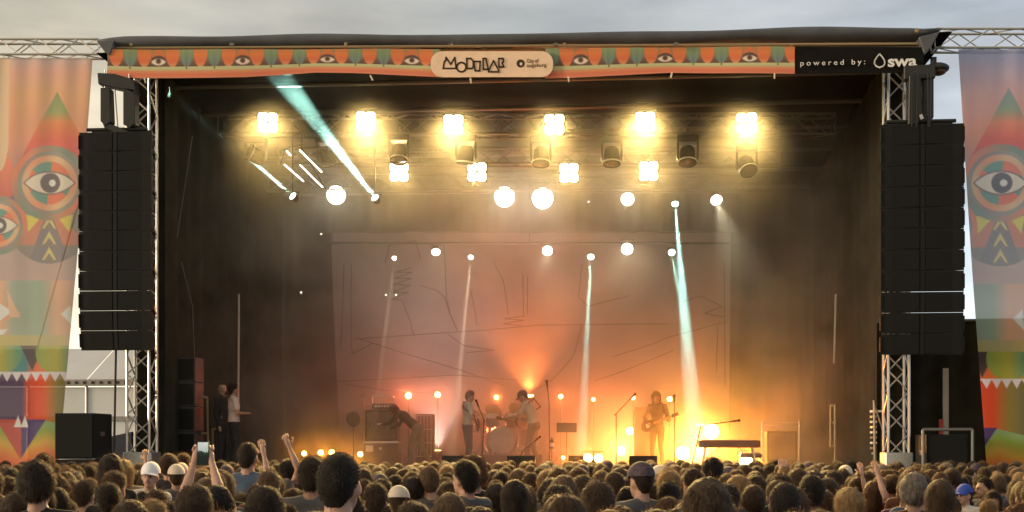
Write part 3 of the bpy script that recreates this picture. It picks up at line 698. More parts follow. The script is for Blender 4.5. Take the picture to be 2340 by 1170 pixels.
banner('tall printed banner with eye ring under blue sky beside the black wing', 2560, 2191, 2259, 112, 1112, -.12, lambda x, y: (113+(x-2287)/1.05, 418+(y-418)/1.035), 1.5, sky_tint_top)
t = thing('banner_rope', 'thin dark rope slanting behind the banner beside the white tent', 'rope', P(85, 800, .1))
rod('rope', P(178, 470, .1), P(84, 800, .1), .014, M_paint, t)

# valance with eyes along the roof front
def valance_art(x, y):
    col = vgrad(y, ((105, (128, 138, 98)), (118, (150, 132, 84)), (132, (140, 96, 72)), (146, (92, 58, 56)), (150, (84, 52, 52))))+0*x[..., None]
    k = np.floor((x-555+16)/32.1667); xc = 555+k*32.1667; kk = np.mod(k, 6); dx = x-xc
    isor = (kk == 1) | (kk == 3) | (kk == 5); isgr = (kk == 2) | (kk == 4); isey = kk == 0
    hw = np.interp(y, (108, 120, 134, 146, 153, 158), (17, 16.5, 14.5, 9.5, 3.5, 1.2))
    drop = sm(np.abs(dx)-hw, 1.3)
    col = put(col, drop*isor, vgrad(y, ((108, (196, 122, 70)), (124, (232, 122, 56)), (140, (226, 104, 62)), (152, (232, 150, 104)))))
    col = put(col, drop*isgr, vgrad(y, ((108, (134, 152, 104)), (126, (112, 142, 112)), (142, (96, 124, 128)), (156, (86, 92, 84)))))
    col = put(col, drop*isgr*sm(np.abs(np.abs(dx)-hw*.5)-1.0, .8)*.5, lin((150, 168, 120)))
    col = put(col, sm(np.hypot(dx, (y-128)*.9)-15)*isey, lin((214, 112, 64)))
    col = put(col, sm(almond(dx, y, 0, 138, 20, 12))*isey, lin((74, 44, 46)))
    col = put(col, sm(almond(dx, y, 0, 141, 17, 7.5))*isey, lin((240, 220, 206)))
    col = put(col, sm(circ(dx, y, 0, 139, 6.2))*isey, lin((96, 40, 34)))
    col = put(col, sm(circ(dx, y, 0, 139, 2.6))*isey, lin((40, 22, 22)))
    strip = (y > 151); col = np.where(strip[..., None], put(vgrad(y, ((150, (206, 206, 150)), (158, (196, 196, 150)), (162, (224, 150, 104)), (170, (226, 112, 84)), (178, (226, 132, 104))))+0*x[..., None], sm(np.abs(dx)-1.6)*(y < 158)*isgr, lin((84, 84, 74))), col)
    return col
VY = -.62
def vpos(x0, x1, off=0.0, yt0=0, yb0=0):
    def pos(U, V):
        px = x0+(x1-x0)*U
        yt = np.interp(px, (240, 1000, 1815, 2120), (113, 112, 106, 108))+yt0
        yb = np.interp(px, (240, 320, 480, 560, 720, 800, 950, 1080, 1200, 1300, 1420, 1530, 1640, 1815, 2130), (176, 179, 178, 176, 165, 167, 174, 180, 179, 177, 172, 166, 168, 169, 166))+yb0
        py = yt+(yb-yt)*V
        rx = FW.x+RT.x*(px-1170)/FPX; ry = FW.y+RT.y*(px-1170)/FPX; rz = (HOR-py)/FPX; t = (VY+off-CAM.y)/ry
        w = .012*np.sin(px*.021)+.02*np.sin(px*.009+V*2)*V
        return CAM.x+rx*t, CAM.y+ry*t+w, CAM.z+rz*t, px, 112+V*66
    return pos
val = thing('roof_valance', 'long printed valance with eyes and drops along the roof front', 'valance', P(1170, 178, VY))
for xa_, xb2, nn in ((246, 1004, 480), (1246, 1816, 360)): sheet('printed_cloth', M_val, nn, 44, vpos(xa_, xb2), lambda x, y: np.clip(valance_art(x, y)*.82+np.array((.36, .30, .20))*.2, 0, .9), val)
def pill_cols(x, y): return np.clip(vgrad(y, ((110, (226, 178, 134)), (180, (234, 176, 142))))*1.2+0*x[..., None], 0, .9)
# rounded logo panel
def pill(x0, x1, y0, y1, r, Y, m, name, parent):
    bm = B(); pts = []
    for cx_, cy_, a0 in ((x1-r, y0+r, -90), (x1-r, y1-r, 0), (x0+r, y1-r, 90), (x0+r, y0+r, 180)):
        for k in range(7): a = R(a0+15*k); pts.append((cx_+r*math.cos(a), cy_+r*math.sin(a)))
    f = bm.faces.new([bm.verts.new(P(px, py, Y)) for px, py in pts]); r_ = bmesh.ops.extrude_face_region(bm, geom=[f])
    bmesh.ops.translate(bm, verts=[q for q in r_['geom'] if isinstance(q, bmesh.types.BMVert)], vec=(0, .012, 0)); bmesh.ops.recalc_face_normals(bm, faces=bm.faces)
    return obj(name, bm, m, parent)
M_cream = mat('cream_cloth', (.86, .62, .44), .7, var=.06)
M_ink = mat('brown_ink', (.045, .028, .015), .7)
M_pw = mat('white_print', (.78, .76, .74), .6, var=.05)
pp = pill(984, 1264, 117, 176, 26, VY-.06, M_cream, 'logo_panel', val)
def stroke(name, pts, wpx, Y, m, parent, closed=False):
    """flat ribbon through photo pixels on the plane y=Y"""
    bm = B(); n = len(pts)
    segs = [(pts[i], pts[(i+1) % n]) for i in range(n if closed else n-1)]
    for a, b in segs:
        d = Vector((b[0]-a[0], b[1]-a[1])); 
        if d.length < 1e-6: continue
        d.normalize(); q = Vector((-d.y, d.x))*wpx/2; e = d*wpx*.4
        v = [bm.verts.new(P(p[0]+o[0], p[1]+o[1], Y)) for p, o in ((a, -e+q), (a, -e-q), (b, e-q), (b, e+q))]; bm.faces.new(v)
    return obj(name, bm, m, parent)
LY = VY-.066
z = lambda pts: [(960+a/6.88, 90+b/6.88) for a, b in pts]
letters = [[(362, 456), (382, 345), (402, 335), (408, 285), (482, 392), (545, 285), (566, 456)], [(648+74*math.cos(k*.4488), 436+74*math.sin(k*.4488)) for k in range(14)],
           [(732, 300), (800, 300), (836, 345), (836, 430), (812, 456), (738, 456)], [(842, 346), (945, 346), (936, 492), (866, 492)], [(992, 300), (1034, 300), (1066, 440), (1066, 470), (994, 470)],
           [(1155, 335), (1236, 488), (1236, 508), (1078, 508), (1080, 484)], [(1238, 300), (1304, 300), (1314, 348), (1290, 368), (1316, 428), (1240, 434)]]
for i, l_ in enumerate(letters): stroke('letter', z(l_), 3.8, LY-.002*i, M_ink, pp, True)
bm = B(); cc_ = z([(1580, 378)])[0]; f = bm.faces.new([bm.verts.new(P(cc_[0]+9.3*math.cos(k*.314), cc_[1]+9.3*math.sin(k*.314), LY)) for k in range(20)]); obj('emblem', bm, M_ink, pp)
bm = B(); f = bm.faces.new([bm.verts.new(P(cc_[0]+1+3.2*math.cos(k*.52), cc_[1]+1+3.6*math.sin(k*.52), LY-.004)) for k in range(12)]); obj('emblem_spot', bm, M_cream, pp)
def text(name, s, px, py, hpx, Y, m, parent, spacing=1.0, wpx=None, bold=0.0):
    cu = bpy.data.curves.new(name, 'FONT'); cu.body = s; cu.size = 1; cu.space_character = spacing; cu.extrude = .004; cu.offset = bold
    o = bpy.data.objects.new(name, cu); COL.objects.link(o)
    me = bpy.data.meshes.new_from_object(o); bpy.data.objects.remove(o)
    a = P(px, py, Y); h = (P(px, py-hpx, Y)-a).z
    xs = [v.co.x for v in me.vertices]; wd_ = max(xs)-min(xs)
    k = h/.5; kx = k if wpx is None else (P(px+wpx, py, Y).x-a.x)/wd_
    Mx = Matrix.Translation(a) @ Matrix.Rotation(R(90), 4, 'X') @ Matrix.Diagonal((kx, k, 1, 1)) @ Matrix.Translation((-min(xs), 0, 0))
    me.transform(Matrix.Identity(4)); me.materials.clear(); me.materials.append(m)
    return mobj(name, me, None, parent, Mx)
M_ink2 = mat('faded_ink', (.20, .13, .09), .7)
text('small_print', 'City of', 1204, 143, 6, LY, M_ink2, pp, 1.1, 26)
text('small_print', 'augsburg', 1204, 153, 6, LY, M_ink2, pp, 1.1, 44)
for px, py, dx in ((846, 172, 6), (1075, 178, 2), (1299, 175, 1), (1536, 166, -3), (1770, 168, 0), (330, 178, 3)):
    rod('tie_strap', P(px, py, VY-.03), P(px+dx, py+12, VY-.03), .016, mat('tie', (.7, .6, .45), .7) if px == 846 else bpy.data.materials['tie'], val)
sp = thing('sponsor_panel', 'dark panel with white sponsor lettering at the end of the valance', 'sign', P(1960, 166, VY))
sheet('dark_cloth', M_black, 40, 4, vpos(1818, 2112), lambda x, y: np.zeros(x.shape+(3,)), sp)
text('lettering', 'powered by:', 1829, 150, 8.5, VY-.06, M_pw, sp, 1.55, 148)
text('lettering', 'swa', 2029, 152, 18, VY-.06, M_pw, sp, 1.0, 66, .025)
drop = [(2010, 123), (2016, 130), (2021, 138), (2022, 145), (2018, 151), (2010, 154), (2002, 151), (1998, 145), (1999, 138), (2004, 130)]
stroke('drop_mark', drop, 3.2, VY-.06, M_pw, sp, True)

# ------------------------------------------------------------------ backdrop with a line drawing
M_back = mat('backdrop_cloth', (.42, .345, .375), .85, var=.08, scale=1.2)
bd = thing('stage_backdrop', 'dusty pink cloth backdrop with a thin black line drawing', 'backdrop', P(1213, 1050, 9.3))
bm = B(); g = []
for i in range(61):
    row = []
    for j in range(21):
        py = 530+j*26.5; px = (757+26*(j/20)**1.5)+((1670-5*j/20)-(757+26*(j/20)**1.5))*i/60
        p = P(px, py, 9.3); p.y += .02*math.sin(i*.9)+.015*math.sin(i*.37+j*.3); row.append(bm.verts.new(p))
    g.append(row)
for i in range(60):
    for j in range(20): bm.faces.new((g[i][j], g[i][j+1], g[i+1][j+1], g[i+1][j]))
obj('cloth', bm, M_back, bd, smooth=True)
rod('top_pipe', P(750, 530, 9.3), P(1678, 530, 9.3), .03, M_alud, bd)
M_line = mat('black_line_print', (.075, .06, .06), .8)
lines = [[(786, 605), (783, 700), (779, 790)], [(803, 605), (802, 700), (803, 790), (806, 808), (850, 785)], [(808, 775), (950, 765), (1100, 755), (1230, 743), (1400, 741), (1530, 740)],
 [(815, 772), (900, 800), (1050, 845), (1150, 880)], [(768, 872), (900, 865), (1040, 857), (1200, 870)], [(790, 878), (880, 892), (1000, 900)], [(962, 653), (1000, 664), (1016, 680), (1026, 712), (1046, 755)],
 [(1014, 560), (1018, 620), (1020, 680), (1030, 722), (1042, 752)], [(1075, 660), (1085, 710), (1090, 742)], [(1128, 598), (1150, 640), (1158, 690), (1161, 718)], [(920, 690), (936, 730), (946, 768)],
 [(940, 612), (903, 622), (942, 622), (902, 636), (940, 636), (900, 650), (938, 652), (898, 668), (932, 668), (896, 684), (920, 686)], [(1195, 630), (1196, 720)], [(1206, 632), (1205, 716)],
 [(1198, 722), (1152, 728), (1196, 732), (1150, 740), (1190, 744)], [(1400, 815), (1480, 790), (1530, 770), (1660, 735)], [(1640, 745), (1637, 850)], [(1655, 600), (1657, 880)],
 [(1025, 765), (1060, 790), (1130, 800), (1065, 806)], [(1200, 905), (1260, 870), (1310, 815), (1330, 745)], [(1330, 600), (1322, 680), (1345, 700), (1380, 690), (1440, 675)], [(1560, 690), (1600, 676), (1650, 700), (1610, 716), (1655, 724)], [(880, 600), (890, 560), (950, 550), (960, 590)], [(1360, 870), (1420, 850), (1540, 800)]]
for i, l_ in enumerate(lines): stroke('ink_line', l_, 2.1, 9.23-.0006*i, M_line, bd)

# ------------------------------------------------------------------ beside the stage
tn = thing('white_tent', 'white marquee tent behind the tower with a grey gutter beam', 'tent', P(220, 1000, 20))
ty = 19.0
def quadp(name, pts, m, parent, smooth=False):
    bm = B(); bm.faces.new([bm.verts.new(p) for p in pts]); return obj(name, bm, m, parent, smooth)
xa, xb_ = P(-200, 0, ty).x, P(470, 0, ty).x; ze = P(220, 868, ty).z; zr = P(220, 797, ty+2.5).z
nseg = 5
for i in range(nseg):
    x0 = xa+(xb_-xa)*i/nseg; x1 = xa+(xb_-xa)*(i+1)/nseg-.03
    quadp('roof_panel', ((x0, ty, ze), (x1, ty, ze), (x1, ty+2.5, zr), (x0, ty+2.5, zr)), M_white, tn)
    quadp('wall_panel', ((x0, ty+.03, .05), (x1, ty+.03, .05), (x1, ty+.03, ze-.25), (x0, ty+.03, ze-.25)), M_white, tn)
    rod('post', (x1+.015, ty, 0), (x1+.015, ty, ze), .05, M_steel, tn)
M_gut = mat('grey_gutter', (.30, .28, .26), .6)
bx('gutter', ((xa+xb_)/2, ty-.06, ze-.10), (xb_-xa, .16, .22), M_gut, tn)
for i in range(36): bx('gutter_slot', (xa+(xb_-xa)*(i+.5)/36, ty-.15, ze-.10), (.10, .02, .09), M_paint, tn)
bx('wall_rail', ((xa+xb_)/2, ty-.02, P(220, 957, ty).z), (xb_-xa, .06, .16), M_gut, tn)
# subs and cases
def sub_stack(label, x0, x1, y0, y1, Y, frame):
    a = P(x0, y1, Y); b = P(x1, y0, Y); w = b.x-a.x; cx_ = (a.x+b.x)/2
    t = thing('subwoofer_stack', label, 'loudspeaker', (cx_, Y+.45, 0)); n = 3; h = b.z/n
    for i in range(n):
        c = bx('cabinet', (cx_, Y+.45, h*(i+.5)), (w, .85, h*.985), M_cab, t, bev=.015)
        bx('grille', (cx_, Y+.012, h*(i+.5)), (w*.93, .03, h*.9), M_grille, c, bev=.01)
        for s in (-1, 1): bx('handle', (cx_+s*w*.5, Y+.4, h*(i+.55)), (.02, .2, .08), M_alud, c)
    if frame:
        for s in (-1, 1): rod('frame_post', (cx_+s*(w/2+.07), Y-.02, 0), (cx_+s*(w/2+.07), Y-.02, b.z+.08), .028, M_alud, t)
        rod('frame_bar', (cx_-w/2-.07, Y-.02, b.z+.08), (cx_+w/2+.07, Y-.02, b.z+.08), .028, M_alud, t)
    return t
sub_stack('black subwoofer stack in front of the white tent', 124, 214, 943, 1045, -.9, False)
sub_stack('dark subwoofer stack inside a grey pipe frame by the black wing', 2118, 2212, 992, 1105, -.9, True)
t = thing('equipment_case', 'blue covered equipment case below the white tent', 'case', P(256, 1060, 2.5))
bm = B(); a = P(222, 1000, 2.5); b = P(300, 1060, 2.5)
v = [bm.verts.new(p) for p in ((a.x, 2.5, 0), (b.x, 2.5, 0), (b.x, 2.5, a.z+.12), (a.x, 2.5, a.z-.04), (a.x, 3.3, 0), (b.x, 3.3, 0), (b.x, 3.3, a.z+.15), (a.x, 3.3, a.z))]
for f in ((0, 1, 2, 3), (5, 4, 7, 6), (3, 2, 6, 7), (0, 3, 7, 4), (2, 1, 5, 6)): bm.faces.new([v[i] for i in f])
obj('cover', bm, mat('blue_cover', (.05, .06, .10), .7, bump=.4), t)
rod('post', P(219, 985, 1.0), P(219, 1075, 1.0), .05, M_steel, t)
t = thing('array_cable', 'black cable hanging down from the loudspeaker array before the tent', 'cable', P(263, 1060, PAY+.2))
rod('cable', P(265, 800, PAY+.2), P(260, 1070, PAY+.2), .022, M_paint, t)
wg = thing('wing_curtain', 'black wing curtain between the tower and the printed banner', 'curtain', P(2160, 1110, 1.2))
a = P(2004, 735, 1.2); b = P(2700, 735, 1.2)
drape('curtain', None, (a.x, 1.2), (b.x, 1.2), .02, a.z, M_drape, .05, .5, parent=wg, seed=5)
rod('top_bar', (a.x, 1.16, a.z), (b.x, 1.16, a.z+.02), .03, M_alud, wg)
t = thing('white_pole', 'pale upright pole standing behind the framed subwoofer stack', 'pole', P(2161, 1000, .9))
bx('pole', (P(2161, 920, .9)+P(2161, 915, .9))/2, (.10, .05, 1.25), mat('dull_pole', (.30, .29, .28), .6), t)
bx('red_tag', P(2150, 975, .88), (.07, .03, .28), mat('red_tag', (.35, .04, .03), .6), t)
t = thing('stair_tower', 'pale metal stair and cables beside the lattice tower', 'stairs', P(2005, 1060, 1.2))
for i in range(9): bx('step', P(2006, 940+i*12, 1.3+.1*i), (.26, .22, .04), M_steel if i % 2 else M_pw, t)
rod('handrail', P(1996, 915, 1.0), P(2018, 985, 1.2), .018, M_alu, t); rod('post', P(1997, 915, 1.0), P(1999, 1055, 1.0), .02, M_alu, t)
# crowd barriers
for i, (x0, x1, lb) in enumerate(((2112, 2232, 'silver crowd barrier below the framed subwoofer stack'), (1985, 2106, 'silver crowd barrier below the tower base'))):
    Yb = -2.0; a = P(x0, 1101, Yb); b = P(x1, 1101, Yb); t = thing('crowd_barrier', lb, 'barrier', (a.x, Yb, 0), group='crowd barriers')
    rod('top_rail', a, (b.x, Yb, a.z), .03, M_steel, t, 8); rod('bottom_rail', (a.x, Yb, .15), (b.x, Yb, .15), .025, M_steel, t)
    for k in range(9):
        x = a.x+(b.x-a.x)*k/8; rod('upright', (x, Yb, .1), (x, Yb, a.z), .02 if k in (0, 8) else .010, M_steel, t)
# ------------------------------------------------------------------ people
SKIN = [mat('skin_tone_%s' % n, tuple(v*.8 for v in c), .55, var=.08, scale=20) for n, c in (('light', (.50, .30, .22)), ('warm', (.42, .24, .17)), ('tan', (.32, .18, .12)), ('deep', (.12, .065, .045)))]
def hair_mat(name, col):
    m = mat(name, col, .55, var=.8, scale=85, spec=.22, sheen=.28, bump=.4)
    m.node_tree.nodes['Principled BSDF'].inputs['Sheen Roughness'].default_value = .35
    m.node_tree.nodes['Principled BSDF'].inputs['Sheen Tint'].default_value = (1, .78, .55, 1)
    t = m.node_tree; b = t.nodes['Principled BSDF']; o = t.nodes['Material Output']
    for q in [x for x in t.nodes if x.type == 'TEX_NOISE']:
        l0 = q.inputs['Vector'].links[0]; src = l0.from_socket; mp_ = t.nodes.new('ShaderNodeMapping'); mp_.inputs['Scale'].default_value = (1.3, 1.3, .16)
        t.links.new(src, mp_.inputs['Vector']); t.links.new(mp_.outputs['Vector'], q.inputs['Vector'])
    tr = t.nodes.new('ShaderNodeBsdfTranslucent'); tr.inputs['Color'].default_value = (min(1, col[0]*2.6+.08), min(1, col[1]*2.3+.05), min(1, col[2]*2+.03), 1)
    ms = t.nodes.new('ShaderNodeMixShader'); ms.inputs['Fac'].default_value = .28
    t.links.new(b.outputs['BSDF'], ms.inputs[1]); t.links.new(tr.outputs['BSDF'], ms.inputs[2]); t.links.new(ms.outputs['Shader'], o.inputs['Surface'])
    return m
HAIRC = {'black': (.014, .012, .011), 'dark brown': (.030, .020, .014), 'brown': (.062, .038, .023), 'chestnut': (.085, .042, .022), 'light brown': (.13, .085, .05), 'blond': (.30, .20, .10), 'grey': (.20, .18, .165)}
HAIR = {k: hair_mat('hair_'+k.replace(' ', '_'), tuple(v*.75 for v in c)) for k, c in HAIRC.items()}
SHIRTC = {'black': (.018, .018, .02), 'navy': (.03, .045, .10), 'grey': (.16, .16, .165), 'white': (.62, .60, .58), 'olive': (.09, .095, .05), 'maroon': (.14, .03, .035), 'purple': (.13, .035, .15), 'denim blue': (.08, .13, .22), 'rust': (.16, .055, .028), 'beige': (.42, .34, .25)}
SHIRT = {k: mat('shirt_'+k.replace(' ', '_'), tuple(v*(.55 if k not in ('white',) else .8) for v in c), .85, var=.15, scale=8, bump=.25) for k, c in SHIRTC.items()}
PANTS = [mat('trousers_'+n, c, .85, var=.2, scale=8, bump=.2) for n, c in (('black', (.02, .02, .022)), ('denim', (.07, .09, .13)), ('khaki', (.20, .16, .10)), ('grey', (.13, .13, .14)))]
M_eye = mat('eye_dark', (.03, .02, .018), .3); M_lip = mat('lip', (.30, .10, .08), .5); M_shoe = mat('shoe', (.05, .05, .05), .6)

class Fig:
    """collects rounded limbs, welds them into one skin with a voxel remesh, gives each region its cloth"""
    def __init__(s): s.prims = []
    def cap(s, a, b, ra, rb, m): s.prims.append(('c', np.array(a, float), np.array(b, float), ra, rb, m)); return s
    def ell(s, c, r, m, M=None): s.prims.append(('e', np.array(c, float), np.array(r, float), np.array((M or Matrix.Identity(4)).to_3x3()), None, m)); return s
    def mesh(s, name, voxel=.02, smooth=3, extra=None):
        bm = B()
        for p in s.prims:
            if p[0] == 'c':
                a, b = Vector(p[1]), Vector(p[2]); d = b-a
                if d.length < 1e-5: continue
                tube(bm, a, b, p[3], 12, p[4]); ball(bm, a, p[3]*.995, 12); ball(bm, b, p[4]*.995, 12)
            else: ball(bm, p[1], tuple(p[2]), 16, Matrix([list(r) for r in p[3]]).to_4x4())
        me = bpy.data.meshes.new(name); bm.to_mesh(me); bm.free()
        o = bpy.data.objects.new('tmp', me); COL.objects.link(o)
        r = o.modifiers.new('r', 'REMESH'); r.mode = 'VOXEL'; r.voxel_size = voxel
        q = o.modifiers.new('s', 'SMOOTH'); q.factor = .5; q.iterations = smooth
        dg = bpy.context.evaluated_depsgraph_get(); me2 = bpy.data.meshes.new_from_object(o.evaluated_get(dg)); me2.name = name
        bpy.data.objects.remove(o); bpy.data.meshes.remove(me)
        if extra is not None:
            bm = B(); bm.from_mesh(me2); n0 = len(bm.faces); extra(bm); bm.to_mesh(me2); bm.free()
        n = len(me2.polygons); cen = np.empty(n*3); me2.polygons.foreach_get('center', cen); cen = cen.reshape(-1, 3)
        best = np.full(n, 1e9); mi = np.zeros(n, int)
        for p in s.prims:
            if p[0] == 'c':
                ab = p[2]-p[1]; t = np.clip(((cen-p[1])@ab)/(ab@ab+1e-12), 0, 1); d = np.linalg.norm(cen-p[1]-t[:, None]*ab, axis=1)-(p[3]+(p[4]-p[3])*t)
            else:
                q_ = (cen-p[1])@p[3]/p[2]; d = (np.linalg.norm(q_, axis=1)-1)*p[2].min()
            k = d < best; best[k] = d[k]; mi[k] = p[5]
        me2.polygons.foreach_set('material_index', mi.astype(np.int32)); me2.polygons.foreach_set('use_smooth', [True]*n)
        return me2
# material slots of a body: 0 skin, 1 shirt, 2 trousers, 3 shoes, 4 eyes, 5 lips
def head_prims(f, M):
    def T(v): return tuple(M @ Vector(v))
    f.ell(T((0, -.012, .012)), (.078, .098, .104), 0, M); f.ell(T((0, .03, -.055)), (.058, .066, .066), 0, M)
    f.ell(T((0, .062, -.10)), (.034, .03, .026), 0, M)
    f.cap(T((0, .092, -.005)), T((0, .108, -.036)), .011, .017, 0)
    for s in (-1, 1):
        f.ell(T((s*.078, -.008, -.025)), (.012, .022, .034), 0, M); f.ell(T((s*.031, .086, -.006)), (.009, .007, .005), 4, M); f.cap(T((s*.043, .079, .018)), T((s*.018, .088, .020)), .008, .008, 0)
    f.cap(T((-.02, .088, -.064)), T((.02, .088, -.064)), .009, .009, 5)
def hand(bm, w, d, n, s, curl=.5, spread=.1, scale=1.0):
    """five bent fingers on a palm: w wrist, d pointing direction, n palm normal, s thumb side"""
    w, d, n, s = Vector(w), Vector(d).normalized(), Vector(n).normalized(), Vector(s).normalized()
    for i, (off, ln) in enumerate(((.030, .070), (.010, .080), (-.010, .075), (-.030, .058))):
        b = w+d*.085*scale+s*off*scale; dd = (d+s*off*spread*30*.1).normalized()
        for k, L_ in enumerate((.45, .32, .23)):
            e = b+dd*ln*L_*scale; tube(bm, b, e, (.0098-.001*k)*scale, 7); ball(bm, e, (.0094-.001*k)*scale, 7); b = e; dd = (dd+n*curl*.7).normalized()
    b = w+d*.028*scale+s*.034*scale; dd = (d*.8+s*.55+n*.3).normalized()
    for k, L_ in enumerate((.034, .03)):
        e = b+dd*L_*scale; tube(bm, b, e, (.012-.001*k)*scale, 7); ball(bm, e, .0112*scale, 7); b = e; dd = (dd+d*.4+n*.2).normalized()
def figure(name, J, headM, build=1.0, slim=1.0, hands=(), voxel=.02, sleeve=.5):
    """J: joints. hands: list of (side, dir, normal, thumb, curl) with finger detail"""
    f = Fig(); V = Vector; b = build
    pel, ch, nk = V(J['pelvis']), V(J['chest']), V(J['neck']); up = (ch-pel).normalized(); mid = pel.lerp(ch, .5)
    sx = (V(J['shR'])-V(J['shL'])).normalized(); fy = up.cross(sx).normalized()
    Mr = Matrix((sx, fy, up)).transposed().to_4x4()
    f.ell(pel, (.158*b, .118*b, .13), 2, Mr); f.ell(mid, (.148*b*slim, .108*b, .17), 1, Mr); f.ell(ch+up*.02, (.172*b, .118*b, .185), 1, Mr)
    f.ell(pel+up*.085, (.156*b, .116*b, .09), 1, Mr)
    f.cap(V(J['shL']), V(J['shR']), .066*b, .066*b, 1)
    for s in 'LR': f.cap(nk-up*.015, V(J['sh'+s])+up*.005, .058, .056*b, 1)
    hc = V(headM.translation); f.cap(nk+up*.015, hc+headM.to_3x3() @ V((0, -.018, -.05)), .056, .054, 0)
    for s in 'LR':
        sh, el, wr = V(J['sh'+s]), V(J['el'+s]), V(J['wr'+s]); m = sh.lerp(el, sleeve*1.3) if sleeve < .75 else el
        f.cap(sh, m, .060*b, .053*b, 1)
        if sleeve < .75: f.cap(m, el, .044*b, .040*b, 0); f.cap(el, el.lerp(wr, .35), .038*b, .043*b, 0); f.cap(el.lerp(wr, .35), wr, .043*b, .025, 0)
        else: f.cap(el, wr, .049*b, .036, 1)
        d = (wr-el).normalized(); f.cap(wr, wr+d*.045, .027, .033, 0)
        f.ell(wr+d*.075, (.036, .030, .045), 0, d.to_track_quat('Z', 'Y').to_matrix().to_4x4())
        hp, kn, an = V(J['hip'+s]), V(J['kn'+s]), V(J['an'+s]); f.cap(hp, kn, .088*b, .060*b, 2); f.cap(kn, an, .060*b, .047, 2)
        tf = V(J.get('toe'+s, an+V((0, .15, -.05)))); f.cap(an-V((0, 0, .045)), tf, .045, .036, 3)
    head_prims(f, headM)
    def ex(bm):
        for s, d, n, t, c in hands: hand(bm, J['wr'+s], d, n, t, c)
    return f.mesh(name, voxel, extra=ex if hands else None)
def stand_joints(arms='down', wide=1.0):
    J = dict(pelvis=(0, 0, .95), chest=(0, .005, 1.27), neck=(0, -.02, 1.475), shL=(-.185*wide, -.01, 1.425), shR=(.185*wide, -.01, 1.425), hipL=(-.09, 0, .92), hipR=(.09, 0, .92), knL=(-.105, .03, .50), knR=(.105, .03, .50), anL=(-.115, -.01, .10), anR=(.115, -.01, .10))
    arm = {'down': ((.24, -.02, 1.14), (.25, .06, .90)), 'folded': ((.25, .02, 1.16), (.10, .24, 1.16)), 'front': ((.24, .06, 1.16), (.17, .27, 1.10)), 'clap': ((.26, .10, 1.22), (.05, .30, 1.34))}[arms]
    for s, k in (('L', -1), ('R', 1)):
        J['el'+s] = (k*arm[0][0]*wide, arm[0][1], arm[0][2]); J['wr'+s] = (k*arm[1][0], arm[1][1], arm[1][2])
    return J
HC = Vector((0, .0, 1.636))
def headmat(yaw=0, pitch=0, c=HC, roll=0): return Matrix.Translation(Vector(c)) @ Matrix.Rotation(yaw, 4, 'Z') @ Matrix.Rotation(pitch, 4, 'X') @ Matrix.Rotation(roll, 4, 'Y')

